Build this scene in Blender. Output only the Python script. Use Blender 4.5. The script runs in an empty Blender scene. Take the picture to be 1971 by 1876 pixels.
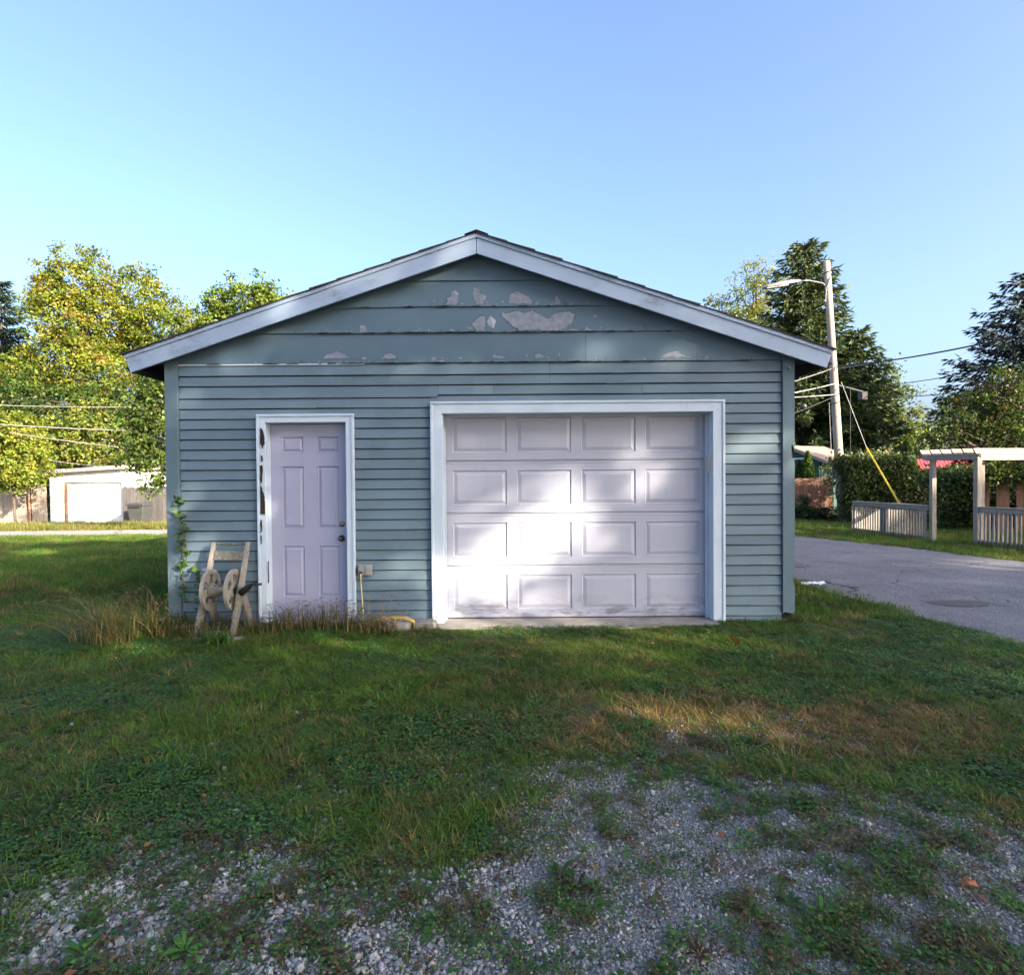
import bpy, bmesh, math, random
import numpy as np
from mathutils import Vector, Matrix
R = math.radians
rng = np.random.default_rng(7)
random.seed(7)
S = bpy.context.scene
COL = S.collection

# ------------------------------------------------------------------ camera
CAM_H, PITCH, ROLL, FPX = 1.52, 0.0167, 0.008, 1200.0      # FPX: focal length in units of a 1971 px wide picture
F_ = Vector((0, math.cos(PITCH), -math.sin(PITCH)))
u0, r0 = Vector((0, math.sin(PITCH), math.cos(PITCH))), Vector((1, 0, 0))
U_ = (u0 * math.cos(ROLL) + r0 * math.sin(ROLL)).normalized()
R_ = (r0 * math.cos(ROLL) - u0 * math.sin(ROLL)).normalized()
CP = Vector((0, 0, CAM_H))
cam_d = bpy.data.cameras.new('camera')
cam = bpy.data.objects.new('camera', cam_d); COL.objects.link(cam)
m = Matrix((R_, U_, -F_)).transposed().to_4x4(); m.translation = CP
cam.matrix_world = m
cam_d.sensor_fit = 'HORIZONTAL'; cam_d.sensor_width = 36.0; cam_d.lens = 36.0 * FPX / 1971.0
cam_d.clip_start = 0.05; cam_d.clip_end = 3000
S.camera = cam

# ------------------------------------------------------------------ sky, sun, exposure
SUN_AZ, SUN_EL = R(51), R(20)           # sun stands behind the camera, to the right
SV = Vector((math.sin(SUN_AZ) * math.cos(SUN_EL), -math.cos(SUN_AZ) * math.cos(SUN_EL), math.sin(SUN_EL)))
W = bpy.data.worlds.new('World'); S.world = W; W.use_nodes = True
wn = W.node_tree.nodes; wl = W.node_tree.links
sky = wn.new('ShaderNodeTexSky'); sky.sky_type = 'NISHITA'; sky.sun_disc = False
sky.sun_elevation = SUN_EL; sky.sun_rotation = math.pi - SUN_AZ
sky.altitude = 200; sky.air_density = 0.8; sky.dust_density = 6.0; sky.ozone_density = 2.8
wl.new(sky.outputs[0], wn['Background'].inputs[0]); wn['Background'].inputs[1].default_value = 0.15
sd = bpy.data.lights.new('sun', 'SUN'); sd.energy = 4.9; sd.angle = R(0.53); sd.color = (1.0, 0.87, 0.68)
sun = bpy.data.objects.new('sun', sd); COL.objects.link(sun)
sun.rotation_euler = SV.to_track_quat('Z', 'Y').to_euler(); sun.location = (20, -20, 30)
S.view_settings.view_transform = 'Standard'; S.view_settings.look = 'None'
S.view_settings.exposure = 1.92; S.view_settings.gamma = 1.0; S.view_settings.use_curve_mapping = False
S.render.engine = 'CYCLES'
S.cycles.use_denoising = True; S.cycles.max_bounces = 6; S.cycles.diffuse_bounces = 3
S.cycles.transparent_max_bounces = 4; S.cycles.caustics_reflective = False; S.cycles.caustics_refractive = False

# ------------------------------------------------------------------ picture -> world
def ray(x, y):
    return F_ + R_ * ((x - 985.5) / FPX) + U_ * ((938.0 - y) / FPX)
def at(x, y, Y):
    d = ray(x, y); return CP + d * (Y / d.y)
def gnd(x, y, z=0.0):
    d = ray(x, y); return CP + d * ((z - CP.z) / d.z)
def proj(p):                               # numpy (n,3) -> picture x, y
    d = np.asarray(p, float) - np.array(CP)
    zf = d @ np.array(F_)
    return 985.5 + FPX * (d @ np.array(R_)) / zf, 938.0 - FPX * (d @ np.array(U_)) / zf
def sstep(a, b, v):
    t = np.clip((v - a) / (b - a), 0, 1); return t * t * (3 - 2 * t)
def vnoise(x, y, seed=0):
    x = np.asarray(x, float); y = np.asarray(y, float)
    xi = np.floor(x).astype(np.int64); yi = np.floor(y).astype(np.int64)
    fx = x - xi; fy = y - yi; fx = fx * fx * (3 - 2 * fx); fy = fy * fy * (3 - 2 * fy)
    def h(a, b):
        n = (a * 374761393 + b * 668265263 + seed * 974634571) & 0x7fffffff
        n = ((n ^ (n >> 13)) * 1274126177) & 0x7fffffff
        return ((n ^ (n >> 16)) & 0xffff) / 65535.0
    return (h(xi, yi) * (1 - fx) + h(xi + 1, yi) * fx) * (1 - fy) + (h(xi, yi + 1) * (1 - fx) + h(xi + 1, yi + 1) * fx) * fy
def fbm(x, y, seed=0, o=4):
    s = 0; a = .5
    for k in range(o):
        s = s + a * vnoise(np.asarray(x) * 2 ** k, np.asarray(y) * 2 ** k, seed + k * 17); a *= .5
    return s / (1 - .5 ** o)

# ------------------------------------------------------------------ materials
def new_mat(name):
    mt = bpy.data.materials.new(name); mt.use_nodes = True
    return mt, mt.node_tree.nodes, mt.node_tree.links
def mix_col(n, l, fac, a, b, blend='MIX'):
    mx = n.new('ShaderNodeMix'); mx.data_type = 'RGBA'; mx.blend_type = blend
    for sock, v in ((mx.inputs[0], fac), (mx.inputs[6], a), (mx.inputs[7], b)):
        if hasattr(v, 'is_output'): l.new(v, sock)
        elif isinstance(v, (int, float)): sock.default_value = v
        else: sock.default_value = (*v, 1)
    return mx.outputs[2]
def ramp(n, l, src, lo, hi):
    r = n.new('ShaderNodeMapRange'); r.inputs[1].default_value = lo; r.inputs[2].default_value = hi
    r.interpolation_type = 'SMOOTHSTEP'
    l.new(src, r.inputs[0]); return r.outputs[0]
def noise(n, l, vec, scale, detail=3, rough=.55, stretch=(1, 1, 1), dist=0.0):
    if stretch != (1, 1, 1):
        mp = n.new('ShaderNodeMapping'); mp.inputs[3].default_value = stretch; l.new(vec, mp.inputs[0]); vec = mp.outputs[0]
    t = n.new('ShaderNodeTexNoise'); t.inputs['Scale'].default_value = scale; t.inputs['Detail'].default_value = detail
    t.inputs['Roughness'].default_value = rough; t.inputs['Distortion'].default_value = dist
    l.new(vec, t.inputs['Vector']); return t.outputs[0]
def mat(name, col, rough=.6, var=.18, scale=3, stretch=(1, 1, 1), dirt=None, dirt_lo=.55, dirt_hi=.75, dirt_scale=6,
        dirt_stretch=(1, 1, 1), bump=.15, bscale=60, metal=0.0, spec=.4, piece=0.0, bstretch=None):
    mt, n, l = new_mat(name); b = n['Principled BSDF']
    pos = n.new('ShaderNodeNewGeometry').outputs['Position']
    f = noise(n, l, pos, scale, 4, .6, stretch)
    c = mix_col(n, l, ramp(n, l, f, .3, .7), tuple(v * (1 - var) for v in col), tuple(min(1, v * (1 + var)) for v in col))
    if dirt:
        fd = noise(n, l, pos, dirt_scale, 6, .65, dirt_stretch, .3)
        c = mix_col(n, l, ramp(n, l, fd, dirt_lo, dirt_hi), c, dirt)
    if piece:
        oi = n.new('ShaderNodeObjectInfo')
        mr = n.new('ShaderNodeMapRange'); mr.inputs[3].default_value = 1 - piece; mr.inputs[4].default_value = 1 + piece
        l.new(oi.outputs['Random'], mr.inputs[0])
        cb = n.new('ShaderNodeCombineColor')
        for i in range(3): l.new(mr.outputs[0], cb.inputs[i])
        c = mix_col(n, l, 1.0, c, cb.outputs[0], 'MULTIPLY')
    l.new(c, b.inputs['Base Color']); b.inputs['Roughness'].default_value = rough
    b.inputs['Metallic'].default_value = metal; b.inputs['Specular IOR Level'].default_value = spec
    if bump:
        bp = n.new('ShaderNodeBump'); bp.inputs['Strength'].default_value = bump; bp.inputs['Distance'].default_value = .01
        l.new(noise(n, l, pos, bscale, 4, .6, bstretch or stretch), bp.inputs['Height']); l.new(bp.outputs[0], b.inputs['Normal'])
    return mt
def leaf_mat(name, trans=.35, rough=.5, attr='GEOMETRY', gain=1.0):
    mt, n, l = new_mat(name); b = n['Principled BSDF']
    a = n.new('ShaderNodeAttribute'); a.attribute_name = 'tint'; a.attribute_type = attr
    c = a.outputs['Color']
    l.new(c, b.inputs['Base Color']); b.inputs['Roughness'].default_value = rough; b.inputs['Specular IOR Level'].default_value = .3
    t = n.new('ShaderNodeBsdfTranslucent')
    l.new(mix_col(n, l, 1.0, c, (1.25 * gain, 1.15 * gain, .55 * gain), 'MULTIPLY'), t.inputs[0])
    mx = n.new('ShaderNodeMixShader'); mx.inputs[0].default_value = trans
    l.new(b.outputs[0], mx.inputs[1]); l.new(t.outputs[0], mx.inputs[2])
    l.new(mx.outputs[0], n['Material Output'].inputs[0]); return mt

M = {}
M['siding'] = mat('siding_paint', (.120, .176, .218), .62, .12, 1.6, (1, 1, 1), (.17, .2, .19), .62, .85, 3.5, (1, 1, .5), .06, 90, piece=.085, bstretch=(.2, 1, 1))
M['gable'] = mat('gable_paint', (.097, .156, .204), .66, .07, 1.8, (1, 1, 1), (.13, .16, .16), .63, .85, 4, (.6, 1, 1), .12, 50, piece=.05)
M['post'] = mat('post_paint', (.102, .157, .193), .6, .06, 3, (1, 1, .3), (.12, .14, .14), .66, .85, 7, (1, 1, .4), .08, 60)
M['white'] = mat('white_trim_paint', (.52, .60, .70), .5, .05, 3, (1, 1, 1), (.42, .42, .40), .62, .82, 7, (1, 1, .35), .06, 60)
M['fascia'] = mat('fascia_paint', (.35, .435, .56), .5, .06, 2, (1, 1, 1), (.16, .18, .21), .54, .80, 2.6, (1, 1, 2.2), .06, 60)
M['primer'] = mat('bare_primer', (.225, .245, .29), .8, .14, 20, (1, 1, 1), (.25, .22, .23), .58, .75, 30, (1, 1, 1), .25, 80)
M['flake'] = mat('paint_flake', (.36, .40, .45), .6, .1, 20)
M['rot'] = mat('rotted_wood', (.028, .020, .017), .9, .5, 20, (1, 1, .15), bump=.6, bscale=40)
M['crack'] = mat('paint_crack', (.03, .03, .032), .9, .3, 20)  # near-black for paint cracks, also for shadow rims round the peeled patches
M['felt'] = mat('building_felt', (.012, .012, .013), .95, .3, 20)
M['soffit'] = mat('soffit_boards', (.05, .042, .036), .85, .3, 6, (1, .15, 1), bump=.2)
M['shingle'] = mat('asphalt_shingle', (.045, .042, .043), .95, .35, 40, bump=.6, bscale=200)
M['lilac'] = mat('lilac_door_paint', (.325, .335, .46), .42, .03, 2, (1, 1, 1), (.44, .41, .46), .66, .9, 3, (.6, 1, 1), .03, 120)
def garage_door_mat():
    mt, n, l = new_mat('garage_door_paint'); b = n['Principled BSDF']
    pos = n.new('ShaderNodeNewGeometry').outputs['Position']
    sp = n.new('ShaderNodeSeparateXYZ'); l.new(pos, sp.inputs[0])
    f = noise(n, l, pos, 2, 4, .6)
    c = mix_col(n, l, ramp(n, l, f, .3, .7), (.375, .385, .475), (.415, .425, .515))
    fd = noise(n, l, pos, 9, 7, .7, (.35, 1, 1), .4)                       # mud splashed up along the bottom rail
    lowz = ramp(n, l, sp.outputs[2], .34, .02)
    mu = n.new('ShaderNodeMath'); mu.operation = 'MULTIPLY'; l.new(ramp(n, l, fd, .44, .70), mu.inputs[0]); l.new(lowz, mu.inputs[1])
    c = mix_col(n, l, mu.outputs[0], c, (.12, .11, .12))
    fs = noise(n, l, pos, 14, 5, .7, (1, 1, .12), .2)                        # faint runs
    mu2 = n.new('ShaderNodeMath'); mu2.operation = 'MULTIPLY'; l.new(ramp(n, l, fs, .55, .8), mu2.inputs[0]); mu2.inputs[1].default_value = .4
    c = mix_col(n, l, mu2.outputs[0], c, (.27, .27, .35))
    l.new(c, b.inputs['Base Color']); b.inputs['Roughness'].default_value = .42; b.inputs['Specular IOR Level'].default_value = .4
    bp = n.new('ShaderNodeBump'); bp.inputs['Strength'].default_value = .06; bp.inputs['Distance'].default_value = .004
    l.new(noise(n, l, pos, 160, 3, .6, (.08, 1, 1)), bp.inputs['Height']); l.new(bp.outputs[0], b.inputs['Normal'])
    return mt
M['gdoor'] = garage_door_mat()
M['seal'] = mat('rubber_seal', (.02, .02, .022), .8)
M['brass'] = mat('tarnished_brass', (.30, .24, .15), .38, .2, 30, metal=1.0)
M['dark_metal'] = mat('dark_metal', (.035, .033, .032), .45, .3, 20, metal=.6)
M['greybox'] = mat('weathered_box_plastic', (.25, .25, .24), .6, .15, 20)
M['cream'] = mat('cream_plastic', (.62, .56, .38), .5, .08)
M['cord'] = mat('cord_sheath', (.62, .47, .22), .6, .1)
M['rope'] = mat('yellow_rope', (.58, .40, .07), .7, .15, 60, bump=.5, bscale=300)
M['rock'] = mat('limestone_block', (.27, .25, .235), .9, .22, 12, bump=.6, bscale=25)
M['reel'] = mat('weathered_reel_plastic', (.20, .18, .155), .7, .16, 9, (1, 1, 1), (.12, .105, .085), .50, .74, 16, (1, 1, .7), .2, 70)
M['reel_cream'] = mat('cream_reel_plastic', (.27, .245, .205), .7, .12, 9, (1, 1, 1), (.10, .09, .07), .56, .74, 22, (1, 1, 1), .2, 70)
M['reel_low'] = mat('lichen_plastic', (.17, .165, .135), .85, .25, 25, (1, 1, 1), (.10, .10, .075), .48, .68, 35, bump=.4, bscale=90)
M['concrete'] = mat('apron_concrete', (.27, .245, .215), .9, .18, 4, (1, 1, 1), (.13, .10, .08), .55, .75, 5, (1, 1, 1), .3, 90)
M['oldwood'] = mat('weathered_cedar', (.30, .255, .215), .85, .22, 5, (8, 8, .6), (.14, .12, .11), .55, .78, 6, (6, 6, .5), .35, 30, piece=.2)
M['greywood'] = mat('grey_pickets', (.25, .225, .20), .85, .2, 5, (8, 8, .6), (.12, .105, .10), .52, .75, 6, (6, 6, .5), .3, 30, piece=.25)
M['shadewood'] = mat('tree_shade_boards', (.075, .068, .066), .85, .25, 5, (8, 8, .6), bump=.3, piece=.25)  # board colour darkened to stand for the shade of the tree
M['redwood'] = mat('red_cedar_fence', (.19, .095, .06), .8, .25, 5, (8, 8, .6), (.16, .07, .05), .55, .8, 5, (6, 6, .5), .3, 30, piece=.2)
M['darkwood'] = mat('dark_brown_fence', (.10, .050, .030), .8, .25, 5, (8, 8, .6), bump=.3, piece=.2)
M['fencewood'] = mat('pale_board_fence', (.42, .34, .27), .85, .2, 4, (6, 6, .5), (.22, .18, .15), .5, .75, 5, (6, 6, .5), .3, 30, piece=.22)
M['bwhite'] = mat('old_white_wall', (.80, .79, .77), .7, .07, 2, (1, 1, 1), (.45, .38, .32), .66, .85, 4)
M['rust'] = mat('stained_jamb', (.36, .19, .11), .8, .25, 8)
M['roofedge'] = mat('shed_roof_edge', (.34, .30, .27), .8, .2, 5)
M['bin'] = mat('bin_plastic', (.06, .063, .06), .4, .12, 6)
M['binlid'] = mat('bin_lid', (.055, .055, .058), .45, .12, 6)
M['pole'] = mat('pole_wood', (.36, .29, .24), .85, .16, 3, (8, 8, .35), (.2, .16, .13), .55, .8, 5, (9, 9, .3), .4, 25)
M['lamp_grey'] = mat('lamp_aluminium', (.13, .135, .14), .45, .08, 10, metal=.4)
M['lens'] = mat('lamp_lens', (.45, .42, .38), .3, .1)
M['wire'] = mat('cable_black', (.035, .035, .038), .6, .2)
M['wire_grey'] = mat('cable_grey', (.25, .24, .23), .55, .2)
M['yellow'] = mat('guy_guard_yellow', (.75, .48, .02), .4, .08)
M['greenwall'] = mat('green_shed_wall', (.035, .085, .06), .8, .15, 3)
M['brownroof'] = mat('tan_shed_roof', (.34, .24, .18), .9, .2, 14, (1, 1, 4), bump=.4, bscale=60)
M['redroof'] = mat('red_metal_roof', (.55, .07, .08), .4, .12, 4)
M['paper'] = mat('litter_white', (.75, .75, .76), .6, .05)
M['deadleaf'] = mat('dead_leaf', (.42, .13, .05), .6, .25, 40)
M['bark'] = mat('bark', (.095, .075, .058), .95, .35, 6, (4, 4, .7), bump=.8, bscale=18)
M['leaf'] = leaf_mat('leaf', .38, .45)
M['needle'] = leaf_mat('needle', .12, .55)
M['grassb'] = leaf_mat('grass_blade', .30, .5, 'INSTANCER')
M['tall'] = leaf_mat('tall_grass_blade', .35, .6)
def gravel_mat():
    mt, n, l = new_mat('gravel_stone'); b = n['Principled BSDF']
    a = n.new('ShaderNodeAttribute'); a.attribute_name = 'tint'; a.attribute_type = 'INSTANCER'
    pos = n.new('ShaderNodeNewGeometry').outputs['Position']
    f = noise(n, l, pos, 90, 3, .6)
    l.new(mix_col(n, l, ramp(n, l, f, .25, .75), a.outputs['Color'], mix_col(n, l, 1.0, a.outputs['Color'], (.65, .64, .62), 'MULTIPLY')), b.inputs['Base Color'])
    b.inputs['Roughness'].default_value = .9; b.inputs['Specular IOR Level'].default_value = .2; return mt
M['gravel'] = gravel_mat()
def ground_mat():
    mt, n, l = new_mat('ground_soil'); b = n['Principled BSDF']
    a = n.new('ShaderNodeAttribute'); a.attribute_name = 'soil'
    pos = n.new('ShaderNodeNewGeometry').outputs['Position']
    c = mix_col(n, l, ramp(n, l, noise(n, l, pos, 14, 6, .7), .3, .7), mix_col(n, l, 1.0, a.outputs['Color'], (.55, .55, .55), 'MULTIPLY'), a.outputs['Color'])
    v = n.new('ShaderNodeTexVoronoi'); v.inputs['Scale'].default_value = 95; l.new(pos, v.inputs['Vector'])
    bw = n.new('ShaderNodeRGBToBW'); l.new(v.outputs['Color'], bw.inputs[0])
    c = mix_col(n, l, .6, c, mix_col(n, l, 1.0, c, bw.outputs[0], 'OVERLAY'))
    l.new(c, b.inputs['Base Color']); b.inputs['Roughness'].default_value = .95; b.inputs['Specular IOR Level'].default_value = .15
    bp = n.new('ShaderNodeBump'); bp.inputs['Strength'].default_value = .7; bp.inputs['Distance'].default_value = .012
    l.new(v.outputs['Distance'], bp.inputs['Height']); bp2 = n.new('ShaderNodeBump'); bp2.inputs['Strength'].default_value = .5; bp2.inputs['Distance'].default_value = .03
    l.new(noise(n, l, pos, 22, 5, .65), bp2.inputs['Height']); l.new(bp.outputs[0], bp2.inputs['Normal']); l.new(bp2.outputs[0], b.inputs['Normal'])
    return mt
M['ground'] = ground_mat()
def asphalt_mat(name, col, crack=1.0):
    mt, n, l = new_mat(name); b = n['Principled BSDF']
    pos = n.new('ShaderNodeNewGeometry').outputs['Position']
    c = mix_col(n, l, ramp(n, l, noise(n, l, pos, 1.1, 5, .6), .3, .7), tuple(v * .82 for v in col), tuple(v * 1.15 for v in col))
    v = n.new('ShaderNodeTexVoronoi'); v.inputs['Scale'].default_value = 130; l.new(pos, v.inputs['Vector'])
    bw = n.new('ShaderNodeRGBToBW'); l.new(v.outputs['Color'], bw.inputs[0])
    c = mix_col(n, l, .85, c, mix_col(n, l, 1.0, c, bw.outputs[0], 'OVERLAY'))
    c = mix_col(n, l, ramp(n, l, noise(n, l, pos, 3.2, 6, .7), .56, .78), c, tuple(q * .62 for q in col))
    # cracks: warped cell borders
    wv = n.new('ShaderNodeTexNoise'); wv.inputs['Scale'].default_value = 1.6; wv.inputs['Detail'].default_value = 5; l.new(pos, wv.inputs['Vector'])
    mp = n.new('ShaderNodeVectorMath'); mp.operation = 'MULTIPLY_ADD'; l.new(wv.outputs['Color'], mp.inputs[0]); mp.inputs[1].default_value = (1.1, 1.1, 0); l.new(pos, mp.inputs[2])
    v2 = n.new('ShaderNodeTexVoronoi'); v2.feature = 'DISTANCE_TO_EDGE'; v2.inputs['Scale'].default_value = .38; l.new(mp.outputs[0], v2.inputs['Vector'])
    br = noise(n, l, pos, .9, 3)
    th = n.new('ShaderNodeMath'); th.operation = 'MULTIPLY'; th.inputs[1].default_value = .012 * crack; l.new(ramp(n, l, br, .42, .6), th.inputs[0])
    lt = n.new('ShaderNodeMath'); lt.operation = 'LESS_THAN'; l.new(v2.outputs['Distance'], lt.inputs[0]); l.new(th.outputs[0], lt.inputs[1])
    c = mix_col(n, l, lt.outputs[0], c, (.045, .042, .042))
    l.new(c, b.inputs['Base Color']); b.inputs['Roughness'].default_value = .9; b.inputs['Specular IOR Level'].default_value = .25
    bp = n.new('ShaderNodeBump'); bp.inputs['Strength'].default_value = .5; bp.inputs['Distance'].default_value = .006
    l.new(v.outputs['Distance'], bp.inputs['Height']); l.new(bp.outputs[0], b.inputs['Normal'])
    return mt
M['asphalt'] = asphalt_mat('asphalt', (.165, .155, .165), .5)
M['asphalt2'] = asphalt_mat('street_asphalt', (.36, .32, .30), .3)
M['tar'] = mat('asphalt_patch', (.085, .08, .082), .85, .25, 30, bump=.4, bscale=150)

# ------------------------------------------------------------------ mesh helpers
class MB:
    def __init__(s): s.v = []; s.f = []
    def add(s, vs, fs):
        o = len(s.v); s.v += [tuple(v) for v in vs]; s.f += [tuple(i + o for i in f) for f in fs]; return s
    def box(s, x0, x1, y0, y1, z0, z1):
        return s.add([(x0, y0, z0), (x1, y0, z0), (x1, y1, z0), (x0, y1, z0), (x0, y0, z1), (x1, y0, z1), (x1, y1, z1), (x0, y1, z1)],
                     [(0, 3, 2, 1), (4, 5, 6, 7), (0, 1, 5, 4), (1, 2, 6, 5), (2, 3, 7, 6), (3, 0, 4, 7)])
    def hexa(s, p):                        # 8 points: bottom ring, top ring
        return s.add(p, [(0, 3, 2, 1), (4, 5, 6, 7), (0, 1, 5, 4), (1, 2, 6, 5), (2, 3, 7, 6), (3, 0, 4, 7)])
    def bar(s, a, b, w, h, up=(0, 0, 1)):  # rectangular bar from a to b
        a = Vector(a); b = Vector(b); d = (b - a).normalized(); up = Vector(up)
        sd = d.cross(up)
        if sd.length < 1e-4: sd = d.cross(Vector((0, 1, 0)))
        sd.normalize(); up = sd.cross(d).normalized(); sd *= w / 2; up = up * (h / 2)
        return s.hexa([a - sd - up, a + sd - up, b + sd - up, b - sd - up, a - sd + up, a + sd + up, b + sd + up, b - sd + up])
    def prism(s, pts, off):                # closed polygon extruded by a vector
        n = len(pts); pts = [Vector(p) for p in pts]; off = Vector(off)
        return s.add(pts + [p + off for p in pts], [tuple(range(n))[::-1], tuple(range(n, 2 * n))] + [(i, (i + 1) % n, n + (i + 1) % n, n + i) for i in range(n)])
    def tube(s, pts, rad, n=6, cap=True):
        pts = [Vector(p) for p in pts]; k = len(pts)
        rad = [rad] * k if isinstance(rad, (int, float)) else rad
        o = len(s.v); ref = Vector((.31, .17, .93))
        for i, p in enumerate(pts):
            d = (pts[min(i + 1, k - 1)] - pts[max(i - 1, 0)])
            d = d.normalized() if d.length > 1e-9 else Vector((0, 0, 1))
            a = d.cross(ref)
            if a.length < .05: a = d.cross(Vector((1, 0, 0)))
            a.normalize(); b = d.cross(a)
            for j in range(n):
                t = 2 * math.pi * j / n; s.v.append(tuple(p + (a * math.cos(t) + b * math.sin(t)) * rad[i]))
        for i in range(k - 1):
            for j in range(n):
                s.f.append((o + i * n + j, o + i * n + (j + 1) % n, o + (i + 1) * n + (j + 1) % n, o + (i + 1) * n + j))
        if cap:
            s.f.append(tuple(o + j for j in range(n))[::-1]); s.f.append(tuple(o + (k - 1) * n + j for j in range(n)))
        return s
    def lathe(s, c, axis, prof, n=16):     # prof: (distance along axis, radius)
        axis = Vector(axis).normalized(); c = Vector(c)
        return s.tube_rings([(c + axis * t, r) for t, r in prof], axis, n)
    def tube_rings(s, rings, axis, n):
        a = axis.orthogonal().normalized(); b = axis.cross(a); o = len(s.v)
        for p, r in rings:
            for j in range(n):
                t = 2 * math.pi * j / n; s.v.append(tuple(p + (a * math.cos(t) + b * math.sin(t)) * max(r, 1e-4)))
        for i in range(len(rings) - 1):
            for j in range(n):
                s.f.append((o + i * n + j, o + i * n + (j + 1) % n, o + (i + 1) * n + (j + 1) % n, o + (i + 1) * n + j))
        s.f.append(tuple(o + j for j in range(n))[::-1]); s.f.append(tuple(o + (len(rings) - 1) * n + j for j in range(n)))
        return s
    def build(s, name, mt, parent=None, bevel=0.0, smooth=False):
        me = bpy.data.meshes.new(name); me.from_pydata(s.v, [], s.f); me.update()
        bm = bmesh.new(); bm.from_mesh(me); bmesh.ops.recalc_face_normals(bm, faces=bm.faces)
        if bevel:
            bmesh.ops.bevel(bm, geom=list(bm.edges), offset=bevel, segments=1, affect='EDGES', clamp_overlap=True)
        bm.to_mesh(me); bm.free()
        if smooth:
            me.polygons.foreach_set('use_smooth', [True] * len(me.polygons))
        return link(name, me, mt, parent)
def link(name, me, mt, parent=None):
    if mt is not None:
        me.materials.clear(); me.materials.append(M[mt] if isinstance(mt, str) else mt)
    o = bpy.data.objects.new(name, me); COL.objects.link(o)
    if parent is not None: put(o, parent)
    return o
def put(o, parent):
    o.parent = parent
    if parent.type == 'EMPTY': o.matrix_parent_inverse = Matrix.Translation(-parent.location)
def thing(name, label, cat, loc=(0, 0, 0), group=None):
    o = bpy.data.objects.new(name, None); COL.objects.link(o); o.location = loc; o.empty_display_size = .1
    return tag(o, label, cat, group)
def tag(o, label, cat, group=None):
    o['label'] = label; o['category'] = cat
    if group: o['group'] = group
    return o
def struct(o): o['kind'] = 'structure'; return o
def fast_mesh(name, verts, quads, tint=None, mt=None, parent=None, smooth=False):
    verts = np.asarray(verts, np.float32).reshape(-1, 3); quads = np.asarray(quads, np.int32)
    me = bpy.data.meshes.new(name); k = quads.shape[1]
    me.vertices.add(len(verts)); me.vertices.foreach_set('co', verts.ravel())
    me.loops.add(quads.size); me.loops.foreach_set('vertex_index', quads.ravel())
    me.polygons.add(len(quads)); me.polygons.foreach_set('loop_start', np.arange(len(quads), dtype=np.int32) * k)
    me.update(calc_edges=True)
    if smooth: me.polygons.foreach_set('use_smooth', np.ones(len(quads), bool))
    if tint is not None:
        a = me.attributes.new('tint', 'FLOAT_COLOR', 'POINT'); a.data.foreach_set('color', np.asarray(tint, np.float32).ravel())
    return link(name, me, mt, parent)
def rgba(c): return np.concatenate([c, np.ones((len(c), 1))], 1)

# ------------------------------------------------------------------ terrain
GY = 6.45                                   # plane of the garage front
def tz(x, y):
    x = np.asarray(x, float); y = np.asarray(y, float)
    z = -.025 * np.maximum(0, y - 9) * sstep(3.0, -5.0, x)
    z = z * np.where(y > 40, 40 / np.maximum(y, 1), 1)
    near = sstep(9, 7, y) * sstep(4.2, 3.6, x)
    return z + near * (fbm(x * 1.3, y * 1.3, 3, 3) - .5) * .05 * sstep(6.5, 5.6, y)
ROAD_N = [(4.9, -12), (4.75, 0), (4.62, 3.5), (4.5, 5.4), (4.3, 6.6), (4.0, 8.6), (3.5, 11), (2.7, 14), (1.5, 18), (-.5, 23), (-4, 29)]
ROAD_F = [(9.6, -12), (9.4, 0), (9.2, 5), (8.95, 8.6), (8.7, 10.6), (7.95, 13), (7.0, 15.5), (5.6, 18.5), (4.4, 22), (2.6, 27), (0, 34)]
def rx(tab, y): return np.interp(y, [p[1] for p in tab], [p[0] for p in tab])
def gravel_mask(x, y):
    x = np.asarray(x, float); y = np.asarray(y, float)
    p = np.stack([x, y, np.zeros_like(x)], -1)
    with np.errstate(all='ignore'):
        px, py = proj(p.reshape(-1, 3)); px = px.reshape(x.shape); py = py.reshape(x.shape)
    ok = y > .6
    b = np.interp(px, [-400, 0, 300, 500, 640, 740, 880, 1000, 1100, 1250, 1400, 1600, 1750, 1971, 2600],
                  [1690, 1650, 1600, 1580, 1570, 1620, 1610, 1530, 1440, 1455, 1490, 1480, 1500, 1550, 1630])
    py = np.where(ok, py, 3000)
    n = fbm(x * 2.2, y * 2.2, 11, 4) - .5
    return sstep(-130, 190, (py - b) + n * 360)
def veg_in_gravel(x, y):
    x = np.asarray(x, float); y = np.asarray(y, float)
    n = .40 * fbm(x * 2.1 + 5, y * 2.1, 23, 3) + .60 * fbm(x * 7.5, y * 7.5 + 3, 29, 3)
    left = sstep(.5, -1.2, x)
    return sstep(.495 - .055 * left, .56 - .055 * left, n)
def dead_mask(x, y):
    x = np.asarray(x, float); y = np.asarray(y, float)
    px, py = proj(np.stack([x, np.maximum(y, .6), np.zeros_like(x)], -1).reshape(-1, 3)); px = px.reshape(x.shape); py = py.reshape(x.shape)
    d = np.exp(-(((px - 1330) / 290) ** 2 + ((py - 1400 - (px - 1330) * .06) / 62) ** 2)) + .8 * np.exp(-(((px - 1600) / 330) ** 2 + ((py - 1400) / 55) ** 2))
    return np.clip(d * 1.15 + (fbm(x * 3, y * 3, 31, 3) - .55) * .9, 0, 1)
def dirt_left(x, y):                        # worn patch in the lawn beside the far street
    return np.exp(-(((x + 15.5) / 5.0) ** 2 + ((y - 16.2) / 1.15) ** 2)) * sstep(.35, .6, fbm(x * .8, y * 1.6, 41, 3)) * 1.4
def axis(lo, d0, d1, hi, step, far):
    a = np.arange(d0, d1 + 1e-6, step); mid = far
    return a
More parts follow.
